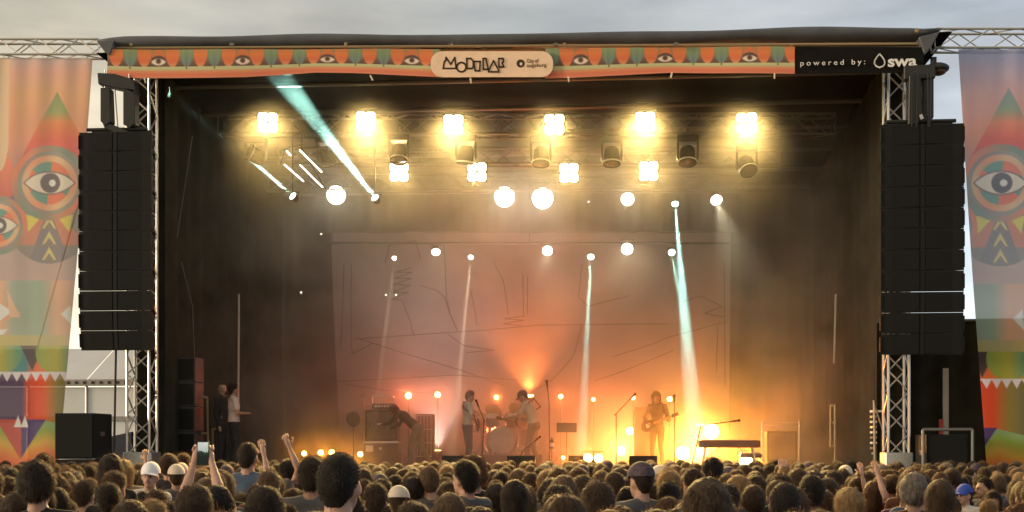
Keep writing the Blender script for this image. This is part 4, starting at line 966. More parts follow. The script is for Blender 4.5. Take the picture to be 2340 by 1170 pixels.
# ---- hair styles in head space (skull radii .078 .098 .104)
def hair_mesh(name, style, seed, n=2600):
    rs = np.random.default_rng(seed); bm = B(); SK = np.array((.078, .098, .104)); C0 = np.array((0, -.012, .012))
    th = {'short': .012, 'crop': .006, 'medium': .024, 'curly': .040, 'long': .022, 'bob': .026, 'bun': .012, 'ponytail': .014}[style]
    nap = {'short': -.80, 'crop': -.78, 'medium': -.85, 'curly': -.85, 'long': -1.1, 'bob': -1.1, 'bun': -.6, 'ponytail': -.6}[style]
    def hline(d):
        front = d[..., 1]; side = np.abs(d[..., 0])
        lowside = .02 if style in ('short', 'crop', 'bun') else -.5
        back = nap+.55*side**2*(1 if style in ('short', 'crop', 'bun') else 0)
        t = np.clip((front+.45)/.35, 0, 1); t = t*t*(3-2*t)
        mid_ = back*(1-t)+(lowside+np.clip(front, -.1, .4)*.5)*t
        t2 = np.clip((front-.22)/.16, 0, 1)
        return mid_*(1-t2)+(.50+.25*(front-.3))*t2
    def inside(d): return d[..., 2] > hline(d)
    taper = .42 if style in ('short', 'crop', 'bun') else .16
    nu, nv = 44, 30; vid = {}
    off = rs.uniform(0, 50, 3)
    def surf(d, extra=0.0):
        q = Vector(tuple(d*2.6+off)); nz_ = mnoise.noise(q)*.5+mnoise.noise(q*2.3)*.35+mnoise.noise(q*6.1)*.3
        t = th*(1+.65*nz_)*(.12+.88*min(1, max(0, (d[2]-float(hline(d)))/taper)))+extra+(.012 if d[2] > .5 and style in ('medium', 'curly', 'short') else 0)*(d[2]-.5)
        p = C0+d*(SK+t)
        if style in ('short', 'crop', 'bun') and d[2] < 0 and d[1] < .2: p = p+np.array((0, .018*d[2]*d[2], d[2]*.042))
        if style in ('long', 'bob') and d[2] < .1:
            L_ = .30 if style == 'long' else .09
            k = (.1-d[2]); p = np.array((p[0]*(1.06 if style == 'bob' else 1.02+.1*k), p[1]*(1-.35*min(k, 1))-.02*k, C0[2]+.02-(k**.9)*L_*(1.0+.12*nz_)))
        return p
    for j in range(nv+1):
        ph = math.pi*j/nv
        for i in range(nu):
            a = 2*math.pi*i/nu; vid[i, j] = np.array((math.sin(ph)*math.cos(a), math.sin(ph)*math.sin(a), math.cos(ph)))
    V = {k: bm.verts.new(surf(d)) for k, d in vid.items()}
    for j in range(nv):
        for i in range(nu):
            k = [(i, j), (i, j+1), ((i+1) % nu, j+1), ((i+1) % nu, j)]
            cen = sum(vid[x] for x in k)/4
            if inside(cen/np.linalg.norm(cen)):
                try: bm.faces.new([V[x] for x in (k if j else [k[0], k[1], k[2]])])
                except ValueError: pass
    for v in [v for v in bm.verts if not v.link_faces]: bm.verts.remove(v)
    # strands
    d = rs.normal(size=(n*2, 3)); d /= np.linalg.norm(d, axis=1)[:, None]; d = d[inside(d)][:n]
    crown = np.array((.1, -.45, .88))
    for q in d:
        p0 = surf(q, -.004); tg = q-crown; tg = tg-q*np.dot(tg, q); ln = np.linalg.norm(tg); tg = tg/ln if ln > 1e-3 else rs.normal(size=3)
        jit = rs.normal(size=3)
        if style == 'curly': dr = q*.5+jit*.6; Ls = rs.uniform(.015, .032)
        elif style in ('long', 'bob'): dr = tg*.8+q*.10+jit*.10+np.array((0, 0, -.5)); Ls = rs.uniform(.04, .09)
        elif style == 'medium': dr = tg*.9+q*.20+jit*.16; Ls = rs.uniform(.02, .045)
        elif style == 'crop': dr = tg*.5+q*.7+jit*.2; Ls = rs.uniform(.007, .014)
        else: dr = tg*.9+q*.48+jit*.22; Ls = rs.uniform(.015, .034)
        dr /= np.linalg.norm(dr); p1 = p0+dr*Ls*.55; dr2 = dr+np.array((0, 0, -.45))+(jit*.5 if style == 'curly' else 0); dr2 /= np.linalg.norm(dr2); p2 = p1+dr2*Ls*.5
        s = np.cross(dr, q); s = s/(np.linalg.norm(s)+1e-6)*rs.uniform(.0009, .0022)
        a, b_, c, e, g = (bm.verts.new(x) for x in (p0-s, p0+s, p1+s, p1-s, p2)); bm.faces.new((a, b_, c, e)); bm.faces.new((e, c, g))
    for q in d[:170]:                                  # fly-away hairs
        jit = rs.normal(size=3); p0 = surf(q); dr = q*.7+jit*.45; dr /= np.linalg.norm(dr); Ls = rs.uniform(.012, .03)*(1 if style != 'crop' else .35); p1 = p0+dr*Ls; p2 = p1+(dr+jit*.5+np.array((0, 0, -.6)))*Ls*.8
        s = np.cross(dr, q+.01); s = s/(np.linalg.norm(s)+1e-6)*.0009
        a, b_, c, e, g = (bm.verts.new(x) for x in (p0-s, p0+s, p1+s, p1-s, p2)); bm.faces.new((a, b_, c, e)); bm.faces.new((e, c, g))
    if style == 'bun':
        ball(bm, (0, -.085, .095), (.042, .042, .040), 12)
    if style == 'ponytail':
        pts = [(0, -.105, .05), (0, -.145, .02), (.004, -.15, -.07), (.01, -.135, -.17)]
        for k, (a, b_) in enumerate(zip(pts[:-1], pts[1:])): tube(bm, a, b_, (.034, .046, .042)[k], 12, (.046, .042, .012)[k])
    me = bpy.data.meshes.new(name); bm.to_mesh(me); bm.free(); me.polygons.foreach_set('use_smooth', [True]*len(me.polygons))
    return me
HSTY = {}
for st_, cnt in (('short', 3), ('crop', 1), ('medium', 3), ('curly', 2), ('long', 3), ('bob', 1), ('bun', 1)):
    HSTY[st_] = [hair_mesh('hair_'+st_, st_, 31*k+len(st_)) for k in range(cnt)]
def cap_mesh():
    bm = B(); nu, nv = 24, 8; rows = []
    for j in range(nv+1):
        ph = math.pi*.5*j/nv; rows.append([bm.verts.new((.090*math.sin(ph)*math.cos(2*math.pi*i/nu)*(1 if j < nv else 1.0), -.012+.112*math.sin(ph)*math.sin(2*math.pi*i/nu), .018+.112*math.cos(ph))) for i in range(nu)])
    for j in range(nv):
        for i in range(nu):
            try: bm.faces.new((rows[j][i], rows[j+1][i], rows[j+1][(i+1) % nu], rows[j][(i+1) % nu]))
            except ValueError: pass
    me = bpy.data.meshes.new('cap'); bm.to_mesh(me); bm.free(); me.polygons.foreach_set('use_smooth', [True]*len(me.polygons))
    bm = B(); top = []; bot = []
    for i in range(13):
        a = math.pi*(.12+.76*i/12); x, y = .086*math.cos(a), -.012+.108*math.sin(a)
        k = math.sin(math.pi*i/12)
        top.append((bm.verts.new((x, y, .024)), bm.verts.new((x*1.0, y+.072*k+.004, .012-.02*(x/.08)**2))))
    for a, b_ in zip(top[:-1], top[1:]): bm.faces.new((a[0], a[1], b_[1], b_[0]))
    r = bmesh.ops.extrude_face_region(bm, geom=list(bm.faces)); bmesh.ops.translate(bm, verts=[q for q in r['geom'] if isinstance(q, bmesh.types.BMVert)], vec=(0, 0, -.006))
    bmesh.ops.recalc_face_normals(bm, faces=bm.faces); mb = bpy.data.meshes.new('brim'); bm.to_mesh(mb); bm.free()
    return me, mb
CAPM, BRIM = cap_mesh()
CROWN = {'short': .134, 'crop': .126, 'medium': .148, 'curly': .160, 'long': .140, 'bob': .146, 'bun': .136, 'ponytail': .136, 'cap': .130}
BODIES = [(figure('person_body', stand_joints(a, w), headmat(), b, sl, (), .0125), a) for a, w, b, sl in (('down', 1.0, 1.0, 1.0), ('folded', 1.05, 1.06, 1.0), ('front', .92, .92, .9), ('clap', .95, .95, .95))]
def person(body, x, y, z0, rz, scale, label, hair=('short', 0, 'brown'), shirt='grey', pants=0, skin=0, cap=None, headM=None, group=None, lean=0, shirt_m=None):
    Mx = Matrix.Translation((x, y, z0)) @ Matrix.Translation((0, 0, 1.4*scale*lean)) @ Matrix.Rotation(rz, 4, 'Z') @ Matrix.Rotation(random.gauss(0, .045)*lean, 4, 'Y') @ Matrix.Rotation(random.gauss(-.02, .04)*lean, 4, 'X') @ Matrix.Translation((0, 0, -1.4*scale*lean)) @ Matrix.Diagonal((scale, scale, scale, 1))
    o = bpy.data.objects.new('person', body); COL.objects.link(o)
    if not body.materials:
        for _ in range(6): body.materials.append(SKIN[0])
    for i, m in enumerate((SKIN[skin], shirt_m or SHIRT[shirt], PANTS[pants], M_shoe, M_eye, M_lip)): o.material_slots[i].link = 'OBJECT'; o.material_slots[i].material = m
    setp(o, None, Mx); tag(o, label, 'person', group)
    hM = Mx @ (headM or headmat())
    if hair and not (cap and hair[0] in ('curly', 'medium')):
        h = mobj('hair', HSTY[hair[0]][hair[1] % len(HSTY[hair[0]])], None, o, hM @ Matrix.Diagonal((random.uniform(.97, 1.07), random.uniform(.97, 1.08), random.uniform(.98, 1.05), 1)))
        if not h.data.materials: h.data.materials.append(HAIR['brown'])
        h.material_slots[0].link = 'OBJECT'; h.material_slots[0].material = HAIR[hair[2]]
    if cap:
        c = mobj('cap', CAPM, None, o, hM @ Matrix.Translation((0, 0, .016)) @ Matrix.Diagonal((1.08, 1.06, 1.0, 1)))
        if not CAPM.materials: CAPM.materials.append(cap); BRIM.materials.append(cap)
        c.material_slots[0].link = 'OBJECT'; c.material_slots[0].material = cap
        b = mobj('brim', BRIM, None, c, hM @ Matrix.Translation((0, 0, .016)) @ Matrix.Diagonal((1.08, 1.06, 1.0, 1)))
        b.material_slots[0].link = 'OBJECT'; b.material_slots[0].material = cap
    return o

# ---- crowd: individually placed heads (photo x, top of hair, width of hair, style, variant, colour, shirt, skin, label, options)
CAPS = {'white': mat('cap_white', (.70, .70, .72), .8), 'beige': mat('cap_beige', (.50, .44, .36), .8), 'red': mat('cap_red', (.45, .04, .045), .8), 'blue': mat('cap_blue', (.03, .07, .35), .8), 'dark': mat('cap_dark', (.05, .035, .05), .8, var=.5, scale=40)}
HANDS = []
crowd = [  # x, ytop, w, style, var, colour, shirt, skin, extra label
 (92, 1050, 84, 'medium', 0, 'dark brown', 'black', 1, 'large dark rounded head nearest the printed banner by the tent', {}),
 (88, 1107, 66, 'long', 0, 'dark brown', 'grey', 0, 'person with long dark hair just below the large rounded head', {}),
 (38, 1122, 70, 'long', 1, 'brown', 'maroon', 0, 'person with long brown hair at the lower corner under the banner', {}),
 (-2, 1128, 60, 'long', 2, 'light brown', 'beige', 0, 'person cut by the picture edge with light brown hair', {}),
 (20, 1088, 50, 'medium', 1, 'brown', 'olive', 0, 'brown haired person above the long haired one at the corner', {}),
 (103, 1036, 40, 'curly', 0, 'brown', 'grey', 0, 'curly brown head peeking over the large rounded head', {}),
 (150, 1142, 56, 'short', 1, 'black', 'white', 1, 'black haired person low beside the purple shirt', {}),
 (253, 1037, 50, 'long', 2, 'dark brown', 'black', 0, 'head with long dark hair below the blue covered case', {}),
 (284, 1048, 42, 'long', 1, 'blond', 'beige', 0, 'person with golden blond hair beside the long dark hair', {}),
 (340, 1058, 41, 'crop', 0, 'brown', 'white', 0, 'man in white cap turned to face the camera', {'cap': 'white', 'rz': math.pi+.1}),
 (403, 1063, 38, 'crop', 0, 'brown', 'grey', 1, 'person in beige cap between the white cap and the raised phone', {'cap': 'beige', 'rz': .5}),
 (197, 1098, 52, 'short', 2, 'brown', 'purple', 0, 'person in purple shirt low in the crowd before the tent', {}),
 (246, 1104, 60, 'short', 0, 'dark brown', 'white', 0, 'dark short haired person beside the purple shirt', {}),
 (300, 1139, 96, 'bob', 0, 'brown', 'rust', 0, 'large brown bobbed head at the bottom edge below the white cap', {}),
 (388, 1036, 42, 'medium', 2, 'brown', 'black', 1, 'brown tousled head just behind the beige cap', {}),
 (422, 1036, 34, 'short', 1, 'chestnut', 'maroon', 0, 'chestnut short haired head left of the raised phone', {}),
 (210, 1062, 34, 'short', 2, 'dark brown', 'navy', 2, 'dark haired head between the large rounded head and the long dark hair', {}),
 (440, 1104, 92, 'medium', 1, 'brown', 'navy', 0, 'large brown tousled head below the raised phone', {}),
 (568, 1011, 43, 'crop', 0, 'dark brown', 'denim blue', 1, 'tall cropped man in blue shirt below the crew', {}),
 (656, 1049, 46, 'short', 0, 'black', 'black', 1, 'black haired person below the raised fist', {}),
 (712, 1043, 62, 'short', 2, 'dark brown', 'grey', 1, 'dark head directly beside the tallest man', {}),
 (775, 1032, 98, 'crop', 0, 'black', 'grey', 0, 'tallest and nearest man with cropped black hair before the amplifiers', {'build': 1}),
 (612, 1074, 55, 'short', 1, 'light brown', 'rust', 0, 'light brown head below the blue shirted tall man', {}),
 (660, 1093, 44, 'crop', 0, 'grey', 'grey', 0, 'grey cropped head below the black haired person under the fist', {}),
 (711, 1116, 60, 'short', 0, 'black', 'olive', 1, 'black short haired head just under the tallest man shoulder', {}),
 (606, 1111, 92, 'medium', 2, 'dark brown', 'black', 0, 'large dark tousled head at the bottom edge beside the tallest man', {}),
 (556, 1094, 40, 'short', 2, 'dark brown', 'white', 0, 'dark head beside the arm that holds the phone', {}),
 (945, 1087, 50, 'crop', 0, 'black', 'black', 2, 'black cropped head with a long neck right of the tallest man', {}),
 (985, 1064, 50, 'crop', 0, 'light brown', 'grey', 0, 'pale cropped head below the bending musician', {}),
 (1064, 1052, 58, 'short', 0, 'black', 'grey', 0, 'black haired person looking sideways below the guitarist', {'rz': .9}),
 (1086, 1040, 58, 'curly', 1, 'chestnut', 'black', 0, 'curly chestnut head right below the guitarist', {}),
 (1026, 1100, 56, 'short', 1, 'brown', 'olive', 0, 'brown short haired head below the sideways looking person', {}),
 (1021, 1125, 78, 'bob', 0, 'light brown', 'grey', 0, 'large greyish brown bob at the bottom edge below the guitarist', {}),
 (1095, 1115, 46, 'short', 2, 'black', 'grey', 1, 'black short haired head at the bottom right of the bob', {}),
 (875, 1144, 66, 'medium', 0, 'brown', 'rust', 0, 'brown tousled head at the bottom edge beside the tallest man', {}),
 (855, 1103, 62, 'short', 1, 'brown', 'denim blue', 0, 'brown head touching the tallest man on his right', {}),
 (1180, 1096, 62, 'long', 0, 'dark brown', 'black', 0, 'woman with long dark hair raising a hand to her head', {'rz': -.3}),
 (1216, 1077, 44, 'crop', 0, 'brown', 'white', 0, 'brown cropped head over the long haired woman', {}),
 (1366, 1097, 84, 'short', 0, 'brown', 'maroon', 0, 'large brown head below the close pair of floor lamps', {}),
 (1300, 1130, 100, 'medium', 1, 'brown', 'navy', 0, 'large brown tousled head at the bottom edge in the centre', {}),
 (1436, 1112, 50, 'long', 1, 'black', 'black', 1, 'black long haired head right of the large brown head', {}),
 (1464, 1059, 55, 'crop', 0, 'dark brown', 'grey', 0, 'person in dark patterned cap below the dark musician', {'cap': 'dark', 'rz': .6}),
 (1481, 1077, 42, 'crop', 0, 'grey', 'beige', 0, 'grey haired man in front of the patterned cap', {}),
 (1400, 1079, 52, 'medium', 2, 'brown', 'rust', 0, 'brown head behind the large brown head below the floor lamps', {}),
 (1525, 1101, 58, 'short', 1, 'black', 'denim blue', 0, 'dark head low between the grey haired man and the wavy hair', {}),
 (1627, 1044, 48, 'bun', 0, 'black', 'black', 1, 'dark head with a bun outlined against the yellow lamps', {}),
 (1620, 1088, 104, 'long', 2, 'brown', 'rust', 0, 'large head with wavy long brown hair below the keyboard', {}),
 (1757, 1061, 36, 'curly', 0, 'black', 'black', 3, 'small black curly head right of the keyboard stand', {}),
 (1790, 1100, 76, 'crop', 0, 'black', 'navy', 3, 'large black cropped head near the bottom below the amplifier frame', {}),
 (1722, 1108, 62, 'medium', 0, 'brown', 'grey', 0, 'brown tousled head left of the large black cropped head', {}),
 (1664, 1146, 64, 'short', 2, 'light brown', 'navy', 0, 'light brown head at the bottom edge under the wavy hair', {}),
 (1870, 1118, 62, 'medium', 1, 'chestnut', 'purple', 0, 'chestnut head right of the large black cropped head', {}),
 (1942, 1089, 38, 'short', 1, 'brown', 'grey', 0, 'brown head below the upright orange pipes', {}),
 (1976, 1101, 38, 'medium', 2, 'dark brown', 'black', 0, 'dark tousled head below the first raised hand by the tower', {}),
 (2036, 1084, 42, 'curly', 1, 'brown', 'navy', 0, 'curly brown head below the tower foot', {}),
 (2014, 1117, 38, 'crop', 0, 'brown', 'rust', 0, 'person in red cap below the tower', {'cap': 'red', 'rz': .3}),
 (2105, 1111, 42, 'short', 0, 'black', 'black', 2, 'black short haired head below the framed subwoofer stack', {}),
 (2204, 1108, 38, 'crop', 0, 'brown', 'white', 0, 'person in blue cap before the barrier', {'cap': 'blue', 'rz': 2.2}),
 (2272, 1119, 42, 'long', 0, 'dark brown', 'maroon', 0, 'dark haired woman turning her face below the banner', {'rz': 2.6}),
 (2172, 1134, 56, 'medium', 0, 'chestnut', 'olive', 0, 'chestnut tousled head below the blue cap', {}),
 (2256, 1142, 50, 'short', 2, 'blond', 'grey', 0, 'blond head low under the banner', {}),
 (1952, 1146, 44, 'crop', 0, 'grey', 'white', 0, 'pale grey head at the bottom below the orange pipes', {}),
 (2050, 1158, 60, 'bob', 0, 'light brown', 'black', 0, 'light brown bob at the bottom below the red cap', {}),
 (2330, 1122, 42, 'medium', 1, 'black', 'black', 1, 'black tousled head cut by the edge under the banner', {}),
]
placed = []
for x, yt, w, sty, var, colr, sh, sk, lb, op in crowd:
    dep = FPX*.195*(1.12 if sty in ('medium', 'curly', 'bob') else .94 if sty == 'crop' else 1.0)/w
    top = PD(x, yt, dep); z = top.z
    key = 'cap' if 'cap' in op else sty
    sc = min(max(z, 1.5), 2.0)/(HC.z+CROWN[key])
    bi = (var+len(lb)) % 4
    if op.get('build'): bi = 1
    rz = op.get('rz', YAW+random.uniform(-.3, .3))
    person(BODIES[bi][0], top.x, top.y, z-(HC.z+CROWN[key])*sc, rz, sc, lb, (sty, var, colr), sh, random.randrange(4), sk, CAPS[op['cap']] if 'cap' in op else None, lean=1)
    placed.append((x, yt, w, dep, top.x, top.y))

# ---- the rest of the crowd
zones = [(120, 'the banner by the tent'), (240, 'the tent side subwoofers'), (360, 'the tower by the tent'), (480, 'the grey side speakers'), (590, 'the crew people'), (700, 'the first floor lamps'), (830, 'the pale backdrop edge'), (920, 'the stacked amplifiers'), (1010, 'the bending musician'), (1110, 'the guitarist'), (1190, 'the drum kit'), (1270, 'the cap wearer'), (1350, 'the thin aqua beam'), (1440, 'the slanted microphone'), (1530, 'the dark musician'), (1620, 'the yellow floods'), (1740, 'the keyboard'), (1840, 'the amplifier frame'), (1930, 'the orange pipes'), (2030, 'the dark wing edge'), (2120, 'the tower by the black wing'), (2230, 'the framed subwoofers'), (2400, 'the banner by the black wing')]
def zone(px):
    for lim, nm in zones:
        if px < lim: return nm
    return zones[-1][1]
def covered(px, yt, w, dep):
    """share of the head disc that nearer heads already hide"""
    hit = 0; tot = 0
    for u in (-.35, 0, .35):
        for v in (.12, .45, .9, 1.25):
            X, Y_ = px+u*w, yt+v*w; tot += 1
            for q in placed:
                if q[3] < dep-.05 and (((X-q[0])/(q[2]*.46))**2+((Y_-q[1]-q[2]*.62)/(q[2]*.64))**2 < 1 or (abs(X-q[0]) < q[2]*1.0 and Y_ > q[1]+q[2]*1.55)): hit += 1; break
    return hit/tot
styles = ['short']*8+['medium']*3+['long']*7+['crop']*4+['curly']*1+['bun', 'bob', 'bob']
cols = ['dark brown']*5+['brown']*6+['black']*3+['chestnut']*3+['light brown']*4+['blond']*2+['grey']
shirts = list(SHIRTC)+['black']*6+['navy']*2+['grey']*2
cand = []
for _ in range(9000):
    dep = 4.5+(21.4-4.5)*random.random()**.8
    px = random.uniform(-60, 2400)
    cand.append((dep, px))
cand.sort()
used = {}
auto = 0
for dep, px in cand:
    if auto >= 299: break
    h = min(1.90, max(1.52, random.gauss(1.70, .075))) if dep < 12 else min(1.73, max(1.50, random.gauss(1.635, .055)))
    yt = HOR+(CAMZ-h)*FPX/dep
    if yt > 1178 or (dep < 13 and yt < 1042+(FPX*.195/dep-30)*1.15): continue
    p = PD(px, yt, dep)
    if p.y > -2.25: continue
    w = FPX*.195/dep
    if any((p.x-q[4])**2+(p.y-q[5])**2 < (.38 if dep > 8 else .42)**2 for q in placed): continue
    if dep < 9 and any(q[3] > dep and abs(q[0]-px) < (q[2]+w)*.42 and yt < q[1]+q[2]*.75 and yt+w*1.4 > q[1] for q in placed[:len(crowd)]): continue
    if any(q[3] > dep and abs(q[0]-px) < (q[2]+w)*.36 and abs(yt-q[1]) < q[2]*.5 for q in placed[:len(crowd)]): continue
    if any('rz' in crowd[i][9] and q[3] > dep and abs(q[0]-px) < (q[2]+w)*.5 and yt < q[1]+q[2]*1.5 for i, q in enumerate(placed[:len(crowd)])): continue
    if covered(px, yt, w, dep) > .8: continue
    row = 'nearest rows' if dep < 8.5 else 'near rows' if dep < 11.5 else 'middle rows' if dep < 14.5 else 'far rows' if dep < 18 else 'farthest rows'
    for _ in range(60):
        sty, colr, sh = random.choice(styles), random.choice(cols), random.choice(shirts)
        lb = f'person with {sty if sty in ("short", "medium", "long", "curly") else {"crop": "cropped", "ponytail": "tied back", "bun": "knotted", "bob": "bobbed"}[sty]} {colr} hair, {row} below {zone(px)}'
        if lb not in used: break
    capc = random.choice(('dark', 'dark', 'beige')) if random.random() < .05 and dep > 8 else None
    if capc: lb = f'person in a {capc} cap, {row} below {zone(px)}'; sty = 'crop'
    if capc and lb in used: continue
    used[lb] = 1
    sc = h/(HC.z+CROWN[sty]); sk = random.choice((0, 0, 0, 1, 1, 2, 3))
    if sk == 3: colr_ = 'black'
    rz = YAW+random.gauss(0, .28) if random.random() > .05 else YAW+random.choice((-1, 1))*random.uniform(1.0, 2.0)
    person(random.choice(BODIES)[0], p.x, p.y, 0, rz, sc, lb, (sty, random.randrange(3), colr), sh, random.randrange(4), sk, CAPS[capc] if capc else None, group='people in the crowd', lean=1)
    placed.append((px, yt, w, dep, p.x, p.y)); auto += 1


# ---- people with raised arms
def raised(label, px, yhand, dep, side, elbow, rz, height, hair, shirt, skin, curl=.25, fingers=(0, 0, 1), ytop=None, xhead=None, other=None, sleeve=.5):
    """person whose wrist is at the photo pixel; elbow given as an offset from the wrist in metres (body space)"""
    sc = height/1.765; J = stand_joints('down')
    hx = px if xhead is None else xhead
    base = PD(hx, HOR+(CAMZ-height)*FPX/dep, dep); Mb = Matrix.Translation((base.x, base.y, 0)) @ Matrix.Rotation(rz, 4, 'Z') @ Matrix.Diagonal((sc, sc, sc, 1))
    hands_ = []
    for s, (hp, el) in (((side, ((px, yhand), elbow)),) + ((other,) if other else ())):
        k = 1 if s == 'R' else -1
        wr = Mb.inverted() @ PD(hp[0], hp[1], dep-.15); J['wr'+s] = tuple(wr); sh_ = Vector(J['sh'+s])
        ev = wr+Vector(el); J['el'+s] = tuple(ev)
        d = (wr-ev).normalized(); n = Vector((0, 1, 0)); n = (n-d*n.dot(d)).normalized(); th = d.cross(n)*k
        hands_.append((s, d, n, th, curl))
    me = figure('person_body', J, headmat(0, 0), .97, 1.0, hands_, .02, sleeve)
    return person(me, base.x, base.y, 0, rz, sc, label, hair, shirt, 0, skin, None)
raised('person holding a phone up with both hands before the side speakers', 484, 1056, 8.5, 'R', (.10, -.16, -.24), YAW, 1.66, ('short', 1, 'brown'), 'navy', 0, .8, xhead=478, other=('L', ((443, 1058), (-.05, -.12, -.26))))
raised('person with a flat hand raised beside the tall cropped man', 603, 1040, 12.0, 'R', (.06, -.05, -.26), YAW, 1.60, ('long', 0, 'brown'), 'grey', 0, .1, xhead=588)
raised('person with a fist raised left of the floor lamps', 661, 1022, 12.5, 'L', (.10, -.02, -.24), YAW, 1.62, ('short', 0, 'dark brown'), 'rust', 1, 1.5, xhead=688)
raised('person with a hand up right of the keyboard', 1784, 1078, 15, 'L', (-.03, -.05, -.26), YAW, 1.66, ('short', 2, 'brown'), 'grey', 0, .2, xhead=1798, other=('R', ((1800, 1078), (.06, -.05, -.26))))
raised('person with a hand raised below the dark wing edge', 1970, 1085, 15, 'R', (.04, -.05, -.25), YAW, 1.58, ('medium', 0, 'brown'), 'black', 0, .2, xhead=1958)
raised('person reaching a pale arm up beside the tower', 2006, 1084, 13.5, 'R', (.07, -.05, -.26), YAW, 1.58, ('long', 1, 'chestnut'), 'maroon', 0, .2, xhead=1994)
raised('person with a finger raised above the white cap', 333, 1055, 15.0, 'R', (.03, -.05, -.26), YAW, 1.66, ('short', 1, 'light brown'), 'olive', 0, .7, xhead=322)
# the phone
c = PD(464, 1036, 8.35); t = thing('mobile_phone', 'dark mobile phone held up with a lit screen filming the stage', 'phone', c)
Mx = Matrix.Translation(c) @ Matrix.Rotation(YAW, 4, 'Z') @ Matrix.Rotation(R(-6), 4, 'X')
mobj('case', unit_box(M_paint, .04), None, t, Mx @ Matrix.Diagonal((.078, .010, .158, 1)))
def scr_mat():
    m = bpy.data.materials.new('phone_screen'); m.use_nodes = True; tt = m.node_tree; tt.nodes.remove(tt.nodes['Principled BSDF']); n = tt.nodes.new
    tx = n('ShaderNodeTexCoord'); sx = n('ShaderNodeSeparateXYZ'); rp = n('ShaderNodeValToRGB'); e = n('ShaderNodeEmission'); nz_ = n('ShaderNodeTexNoise'); nz_.inputs['Scale'].default_value = 5
    ad = n('ShaderNodeMath'); ad.operation = 'MULTIPLY_ADD'; ad.inputs[1].default_value = .3; tt.links.new(tx.outputs['Object'], sx.inputs[0]); tt.links.new(tx.outputs['Object'], nz_.inputs['Vector'])
    tt.links.new(nz_.outputs['Fac'], ad.inputs[0]); tt.links.new(sx.outputs['Z'], ad.inputs[2]); tt.links.new(ad.outputs[0], rp.inputs['Fac'])
    for p_, c_ in ((0.0, (.02, .025, .02)), (.22, (.04, .05, .04)), (.26, (.45, .50, .44)), (.6, (.62, .66, .60))):
        el = rp.color_ramp.elements.new(p_) if p_ not in (0.0,) else rp.color_ramp.elements[0]; el.color = (*c_, 1)
    tt.links.new(rp.outputs['Color'], e.inputs['Color']); e.inputs['Strength'].default_value = .6; tt.links.new(e.outputs['Emission'], tt.nodes['Material Output'].inputs['Surface']); return m
mobj('screen', unit_box(scr_mat()), None, t, Mx @ Matrix.Translation((0, -.0055, 0)) @ Matrix.Diagonal((.068, .002, .142, 1)))
# ------------------------------------------------------------------ people on the stage
def on_stage(label, px, Y, J, hM, rz, sc, hair, shirt, pants, skin=0, cap=None, build=1.0, sleeve=.5, hands=(), shirt_m=None):
    x = P(px, 1000, Y).x; me = figure('person_body', J, hM, build, 1.0, hands, .018, sleeve)
    o = person(me, x, Y, ZS, rz, sc, label, hair, shirt, pants, skin, cap, hM, shirt_m=shirt_m); return o, Matrix.Translation((x, Y, ZS)) @ Matrix.Rotation(rz, 4, 'Z') @ Matrix.Diagonal((sc, sc, sc, 1))
def lerpJ(**k): J = stand_joints('down'); J.update(k); return J
M_sun = mat('guitar_lacquer', (.10, .03, .015), .25, spec=.6); M_blk = mat('guitar_black', (.02, .02, .02), .2, spec=.6); M_neck = mat('maple_neck', (.35, .22, .11), .5)
def guitar(label, Mx, body_m, c, neck_to, parent_len=.62):
    """body centre c and neck end in body space of the player"""
    t = thing('guitar', label, 'guitar', Mx @ Vector(c)); c = Vector(c); d = (Vector(neck_to)-c).normalized(); n = Vector((0, 1, 0)); n = (n-d*n.dot(d)).normalized(); s = d.cross(n)
    bm = B(); pts = []
    for k in range(24):
        a = 2*math.pi*k/24; r = .165*(1+.16*math.cos(2*a)+.10*math.cos(a+math.pi)+.05*math.cos(3*a)); pts.append(c-d*.06+d*r*1.12*math.cos(a)+s*r*.86*math.sin(a))
    f = bm.faces.new([bm.verts.new(p) for p in pts]); r_ = bmesh.ops.extrude_face_region(bm, geom=[f]); bmesh.ops.translate(bm, verts=[q for q in r_['geom'] if isinstance(q, bmesh.types.BMVert)], vec=n*.045)
    bmesh.ops.recalc_face_normals(bm, faces=bm.faces); bm.transform(Mx); obj('body', bm, body_m, t)
    ne = c+d*parent_len; bm = B(); tube(bm, c+d*.1+n*.05, ne+n*.05, .024, 8); bm.transform(Mx); obj('neck', bm, M_neck, t)
    bm = B(); box(bm, ne+d*.08+n*.045, (.17, .02, .07), Matrix((d, n, s)).transposed().to_4x4()); bm.transform(Mx); obj('headstock', bm, body_m, t)
    bm = B(); box(bm, c-d*.08+n*.062, (.08, .02, .09), Matrix((d, n, s)).transposed().to_4x4()); bm.transform(Mx); obj('pickup', bm, M_pw, t)
    bm = B(); path(bm, [c-d*.2, c-d*.22+Vector((.1, -.1, .25)), Vector((.12, -.13, 1.36)), Vector((-.10, -.06, 1.52)), Vector((-.16, .12, 1.38)), c+d*.22], .012, 5); bm.transform(Mx); obj('strap', bm, M_paint, t)
    return t
hM = headmat(.1, -.40, (0, .07, 1.625))
J = lerpJ(chest=(0, .02, 1.27), neck=(0, .02, 1.475), wrR=(.07, .27, 1.04), elR=(.30, .02, 1.13), wrL=(-.36, .30, 1.20), elL=(-.31, .06, 1.13), knL=(-.12, .06, .5), anR=(.14, -.08, .10))
o, Mx = on_stage('guitarist in a pale grey shirt looking down while playing', 1068, 4.6, J, hM, R(-66), 1.01, ('short', 1, 'dark brown'), 'white', 1, 0, hands=(('R', (-.7, .3, -.4), (0, -1, 0), (0, 0, 1), .8), ('L', (-.2, .5, .5), (0, -1, .2), (0, 0, 1), .9)), shirt_m=SHIRT['white'])
guitar('dark red electric guitar held by the guitarist', Mx, M_sun, (.03, .19, 1.04), (-.62, .32, 1.30))
